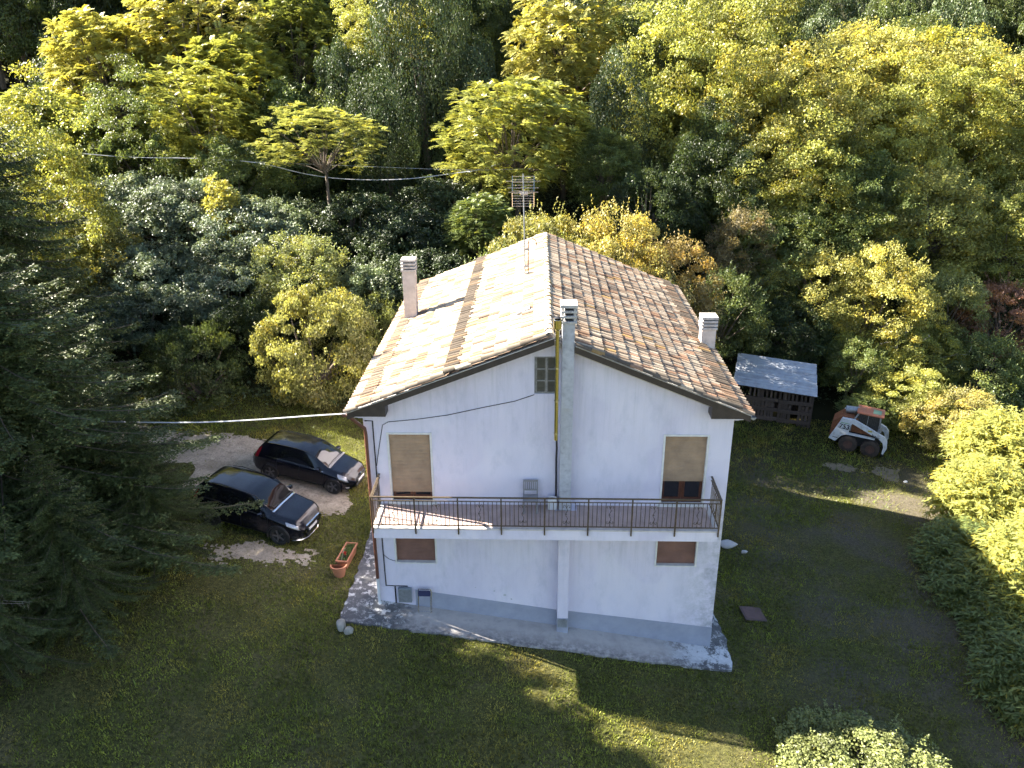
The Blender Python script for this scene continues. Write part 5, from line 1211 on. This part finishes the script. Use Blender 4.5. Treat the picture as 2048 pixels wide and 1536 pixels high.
# ================================================================== TIN SHED
sh = thing('tin_roof_shed', 'plank shed with corrugated metal roof behind the house', 'shed', (17.05, 17.75, tz(17.05, 17.75)), (0, 0, R(-15.5)))
sg = random.Random(4); gsl = -.06
hF, hB = 1.95, 2.62                     # height at front and back
for k in range(3):                      # three sheets one above the other, ribs along the shed
    b = MB(); n = 20; V = []; y0, y1 = -.55+k*.75, -.55+k*.75+.80
    for x in (-2.02+.02*k, 2.06-.03*k):
        for i in range(n+1):
            y = y0+(y1-y0)*i/n; V.append((x, y, hF-.10+(hB-hF+.2)*(y+.55)/2.3+(.014 if i % 5 in (0, 1) else 0)+.008*k+x*gsl))
    b.add(V, [(i, i+1, n+2+i, n+1+i) for i in range(n)]); b.build('roof_sheet', M_SHEET, sh)
def plank(x0, x1, y0, y1, z0, z1, nm='plank'):
    b = MB(); k = .7+.6*sg.random(); b.tint = (.085*k, .064*k, .052*k); b.bbox(x0, x1, y0, y1, z0, z1, .006, Matrix.Rotation(sg.uniform(-.012, .012), 4, 'Y')); b.build(nm, M_PLANK, sh)  # plank tint lowered, so part of the shed's shade is in the colour
for x in (-1.9, -.62, .62, 1.9):
    for y, h in ((-.22, hF), (1.45, hB)): plank(x-.05, x+.05, y-.05, y+.05, -.4, h-.05+x*gsl, 'post')
for x in np.arange(-1.2, 1.86, .165):   # pallet boards of the front
    if sg.random() < .12: continue
    plank(x, x+.135, -.29, -.27, -.05+x*gsl*2, 1.12+sg.uniform(-.05, .04)+x*gsl)
for x in np.arange(-1.2, 1.86, .21): plank(x, x+.10, -.265, -.245, 1.14+x*gsl, hF-.08+x*gsl)
for z in (.10, .60, 1.13): plank(-1.3, .28, -.335, -.295, z, z+.20, 'rail'); plank(.30, 1.92, -.335, -.295, z-.05, z+.15, 'rail')
for x in np.arange(-1.9, 1.9, .18): plank(x, x+.165, 1.5, 1.52, -.3, hB-.12+x*gsl)
for sd in (-1.95, 1.95):
    for y in np.arange(-.2, 1.4, .19): plank(sd-.012, sd+.012, y, y+.175, -.3, hF+(hB-hF)*(y+.2)/1.7-.12+sd*gsl)

# ================================================================== AERIAL
mx_, my_ = 4.48, 6.66; zb_ = roofz(mx_)+.06
an = thing('tv_aerial', 'television aerial with grid reflector on a thin mast above the ridge', 'aerial', (mx_, my_, zb_)); setoff((mx_, my_, zb_))
b = MB(); b.tube([(mx_, my_, zb_-.1), (mx_-.02, my_, zb_+1.4), (mx_-.06, my_, 8.62)], [.022, .022, .018], 8); b.build('mast', M_GREYMET, an, smooth=True)
b = MB(); b.tube([(mx_+.11, my_, zb_-.05), (mx_+.11, my_, zb_+1.15), (mx_+.14, my_, zb_+1.27), (mx_+.24, my_, zb_+1.32), (mx_+.36, my_, zb_+1.27), (mx_+.40, my_, zb_+1.08)], .018, 8); b.build('cable_gooseneck', M_GUTTER, an, smooth=True)
for z in (.35, .95): b = MB(); b.box(mx_-.04, mx_+.15, my_-.03, my_+.03, zb_+z-.03, zb_+z+.03); b.build('clamp', M_GREYMET, an)
ax_ = mx_-.06
for s_ in (-1, 1):
    b = MB()
    for x in (-.36, .36): b.bar((ax_+x, my_-.10, 8.05+.25*s_-.24), (ax_+x, my_-.05+.16*s_, 8.05+.25*s_+.24), .016, .016)
    for k in range(6): z = 8.05+.25*s_-.22+k*.088; yy = my_-.10+(.05+.16*s_)*(k/5); b.tube([(ax_-.37, yy, z), (ax_+.37, yy, z)], .0055, 5)
    b.build('reflector', M_STEEL, an)
b = MB(); b.bar((ax_, my_+.05, 8.05), (ax_+.05, my_-1.0, 8.10), .02, .02)
for k in range(6): b.tube([(ax_-.13+.01*k, my_-.15-.15*k, 8.06+.006*k), (ax_+.17-.0*k, my_-.15-.15*k, 8.06+.006*k)], .006, 5)
b.build('boom', M_STEEL, an)
b = MB()
for z, w in ((8.16, .52), (8.38, .58), (8.02, .50)): b.tube([(ax_-w, my_+.02, z), (ax_+w, my_+.02, z)], .006, 5)
b.build('dipole', M_STEEL, an)
setoff()

# ================================================================== SMALL THINGS
# plastic chair and canister on the balcony
ch = thing('plastic_chair', 'small grey plastic chair against the wall on the balcony', 'chair', (4.74, -.32, ZF))
b = MB(); b.bbox(-.22, .22, -.2, .2, .40, .43, .012); b.build('seat', M_GREYPL, ch)
b = MB()
for x in (-.215, .175): b.bbox(x, x+.04, .19, .22, .43, .90, .01)
b.bbox(-.175, .175, .192, .217, .84, .90, .01); b.bbox(-.175, .175, .192, .217, .55, .60, .008)
for k in range(6): b.box(-.15+k*.055, -.125+k*.055, .196, .213, .60, .84)
b.build('backrest', M_GREYPL, ch)
lm_ = MB().bbox(-.022, .022, -.022, .022, 0, .40, .006).mesh('leg', M_GREYPL, off=(0, 0, 0))
for x in (-.19, .19):
    for y in (-.17, .17): o = link('leg', lm_, ch); o.location = (x, y, 0)
can = thing('plastic_canister', 'white plastic canister beside the chimney on the balcony', 'canister', (5.37, -.20, ZF))
b = MB(); b.bbox(-.13, .13, -.09, .09, 0, .36, .03); b.build('body', M_WHITE, can, smooth=True)
b = MB(); b.tube([(-.09, 0, .35), (-.07, 0, .41), (.03, 0, .41), (.05, 0, .35)], .016, 6); b.build('handle', M_WHITE, can, smooth=True)
b = MB(); b.tube([(.09, 0, .35), (.09, 0, .40)], .028, 10); b.build('cap', M_WHITE, can, smooth=True)
# folding chair leaning on the wall
fz = tz(1.5, -.25)+.12
fc = thing('folding_chair', 'folded metal chair with navy fabric leaning on the front wall', 'chair', (1.49, -.30, fz), (R(-9), 0, 0))
for x in (-.21, .21):
    b = MB(); b.tube([(x, 0, 0), (x*.98, .02, .74), (x*.80, .02, .80)], .013, 6); b.build('leg', M_STEEL, fc, smooth=True)
    b = MB(); b.tube([(x*.86, -.05, .02), (x*.86, -.01, .78)], .012, 6); b.build('leg', M_STEEL, fc, smooth=True)
for z in (.04, .80): b = MB(); b.tube([(-.20, -.01, z), (.20, -.01, z)], .012, 6); b.build('crossbar', M_STEEL, fc)
b = MB(); b.bbox(-.19, .19, -.06, -.02, .58, .76, .012); b.build('seat', M_NAVY, fc)
# terracotta planters
def planter_long():
    x, y = -1.38, 1.90; t = thing('terracotta_trough', 'long terracotta trough with weeds and a red pot beside the left wall', 'planter', (x, y, tz(x, y)), (0, 0, R(84))); t.scale = (.86, .80, .85)
    def loop(w, d, z): return [Vector((-w/2, -d/2, z)), Vector((w/2, -d/2, z)), Vector((w/2, d/2, z)), Vector((-w/2, d/2, z))]
    b = MB(); Ls = [loop(1.08, .34, 0), loop(1.22, .44, .36), loop(1.30, .52, .36), loop(1.30, .52, .42), loop(1.18, .40, .42), loop(1.14, .36, .28)]
    V = [q for l in Ls for q in l]; b.add(V, [(i*4+j, i*4+(j+1) % 4, (i+1)*4+(j+1) % 4, (i+1)*4+j) for i in range(5) for j in range(4)]+[(3, 2, 1, 0)]); b.build('trough', M_TERRA, t)
    MB().box(-.575, .575, -.185, .185, .27, .33).build('soil', M_SOIL, t)
    rng = np.random.RandomState(2); n = 700; c = np.stack([rng.uniform(-.55, .55, n), rng.uniform(-.17, .17, n), .33+.14*rng.rand(n)], -1); ln = rng.uniform(.03, .07, n)
    V, F = leafquads(c, rdir(rng, n), nrm(np.array([0, 0, 1.])+.6*rdir(rng, n)), ln, ln*.7); o = link('weeds', np_mesh('weeds', V, F, M_LEAF, np.ones((n, 3))*rng.uniform(.6, 1.3, (n, 1))), t, 'stuff'); o.color = (.10, .15, .03, 1)
    b = MB(); b.lathe([(.001, .36), (.05, .36), (.065, .47), (.05, .47), (.04, .40)], 12, Matrix.Translation((-.12, .03, .0))); b.build('red_pot', M_RED, t)
    b = MB(); b.lathe([(.001, .36), (.06, .36), (.075, .46), (.06, .46), (.05, .40)], 12, Matrix.Translation((-.36, -.06, .0))); b.build('black_pot', M_BLKPL, t)
    b = MB(); b.tube([(-.62, .02, .40), (-.1, .06, .62), (.1, .08, .50)], .008, 5); b.build('stake', M_DEAD, t)
planter_long()
x, y = -1.46, 1.10
t = thing('terracotta_wall_pot', 'small half-round terracotta pot at the end of the long trough', 'planter', (x, y, tz(x, y)), (0, 0, R(4)))
b = MB(); n = 14; prof = [(.17, 0), (.24, .36), (.28, .36), (.28, .42), (.235, .42), (.22, .26)]
V = [Vector((r*math.cos(PI+PI*i/n), r*math.sin(PI+PI*i/n)*.95, z)) for r, z in prof for i in range(n+1)]; k = n+1
b.add(V, [(j*k+i, j*k+i+1, (j+1)*k+i+1, (j+1)*k+i) for j in range(5) for i in range(n)]+[(j*k, j*k+n, (j+1)*k+n, (j+1)*k) for j in range(5)]+[tuple(range(n+1))]); b.build('pot', M_TERRA, t, smooth=True)
b = MB(); b.add([Vector((.215*math.cos(PI+PI*i/n), .2*math.sin(PI+PI*i/n), .29)) for i in range(n+1)], [tuple(range(n+1))]); b.build('soil', M_SOIL, t)
# stones
def rock(name, x, y, sx, sy, sz, seed, label, cat='stone', mat=None, lift=0):
    bm = bmesh.new(); bmesh.ops.create_icosphere(bm, subdivisions=3, radius=1); rg = random.Random(seed); ds = [(Vector((rg.gauss(0, 1), rg.gauss(0, 1), rg.gauss(0, 1))).normalized(), rg.uniform(.55, .95)) for _ in range(12)]
    for v_ in bm.verts:
        for d, k in ds:
            e = v_.co.dot(d)
            if e > k: v_.co -= d*(e-k)*.85
        v_.co = Vector((v_.co.x*sx, v_.co.y*sy, v_.co.z*sz))
    b = MB(); b.addbm(bm); o = b.build(name, mat or M_ROCK, None, smooth=True); o.location = (x, y, tz(x, y)+sz*.55+lift); o.rotation_euler = (0, 0, rg.uniform(0, 6)); tag(o, label, cat); return o
rock('boulder', -.86, -1.32, .22, .20, .18, 1, 'larger round stone at the left corner of the concrete apron')
rock('boulder', -.60, -1.50, .16, .15, .14, 2, 'smaller stone touching the larger one at the apron corner')
rock('stone_block', 12.35, 6.0, .42, .24, .16, 5, 'pale flat stone lying in the grass right of the house', mat=M_CONC)
rock('stone_block', 12.85, 5.65, .16, .10, .07, 6, 'small chip beside the pale flat stone', mat=M_CONC)
rock('white_stone', 21.6, 11.9, .10, .09, .07, 8, 'small white stone on the bare earth at the right', mat=M_STONE)
# inspection cover in the lawn
x, y = 12.28, 2.02
t = thing('inspection_cover', 'square reddish inspection cover set in the right-hand lawn', 'cover', (x, y, tz(x, y)+.0), (0, R(8.9), R(6)))
b = MB(); b.bbox(-.38, .38, -.36, .36, .02, .065, .012); b.build('frame', pm('cover_frame', (.13, .09, .08), (.10, .07, .065), 6, .9), t)
b = MB(); b.bbox(-.33, .33, -.31, .31, .04, .075, .01); b.build('lid', pm('reddish_cover', (.17, .10, .09), (.12, .075, .07), 7, .85, bs=.3), t)
# wires
def wire(name, pts, r, label, mat):
    b = MB(); b.tube([tuple(q) for q in catmull(pts, 6)], r, 5); o = b.build(name, mat, None, smooth=True); tag(o, label, 'cable'); return o
M_WIRE = pm('pale_cable', (.45, .45, .47), (.36, .36, .38), 4, .5)
wire('overhead_cable', [(-40, 9.5, 2.4), (-26, 6.0, 1.45), (-13.5, 2.9, 1.55), (-6, 1.0, 2.15), (-.38, -.35, 3.10)], .022, 'pale overhead cable running from the left edge to the eave corner', M_WIRE)
wire('slack_cable', [(-34, 27.5, 8.6), (-21.2, 27, 7.05), (-15, 26.5, 6.85), (-11.2, 26, 6.67), (-8.2, 26, 6.0), (-5.8, 26, 5.72), (-2.5, 25.5, 5.80), (.9, 25, 6.25), (1.25, 25.1, 6.26), (3.6, 27.4, 6.6)], .026, 'slack pale wire sagging across the wooded slope', M_WIRE)
wire('thin_wire', [(-11.2, 26, 6.70), (-4, 25.6, 6.45), (.9, 25.2, 6.32), (4.6, 25, 6.4)], .010, 'thin straight wire just above the slack one', M_WIRE)
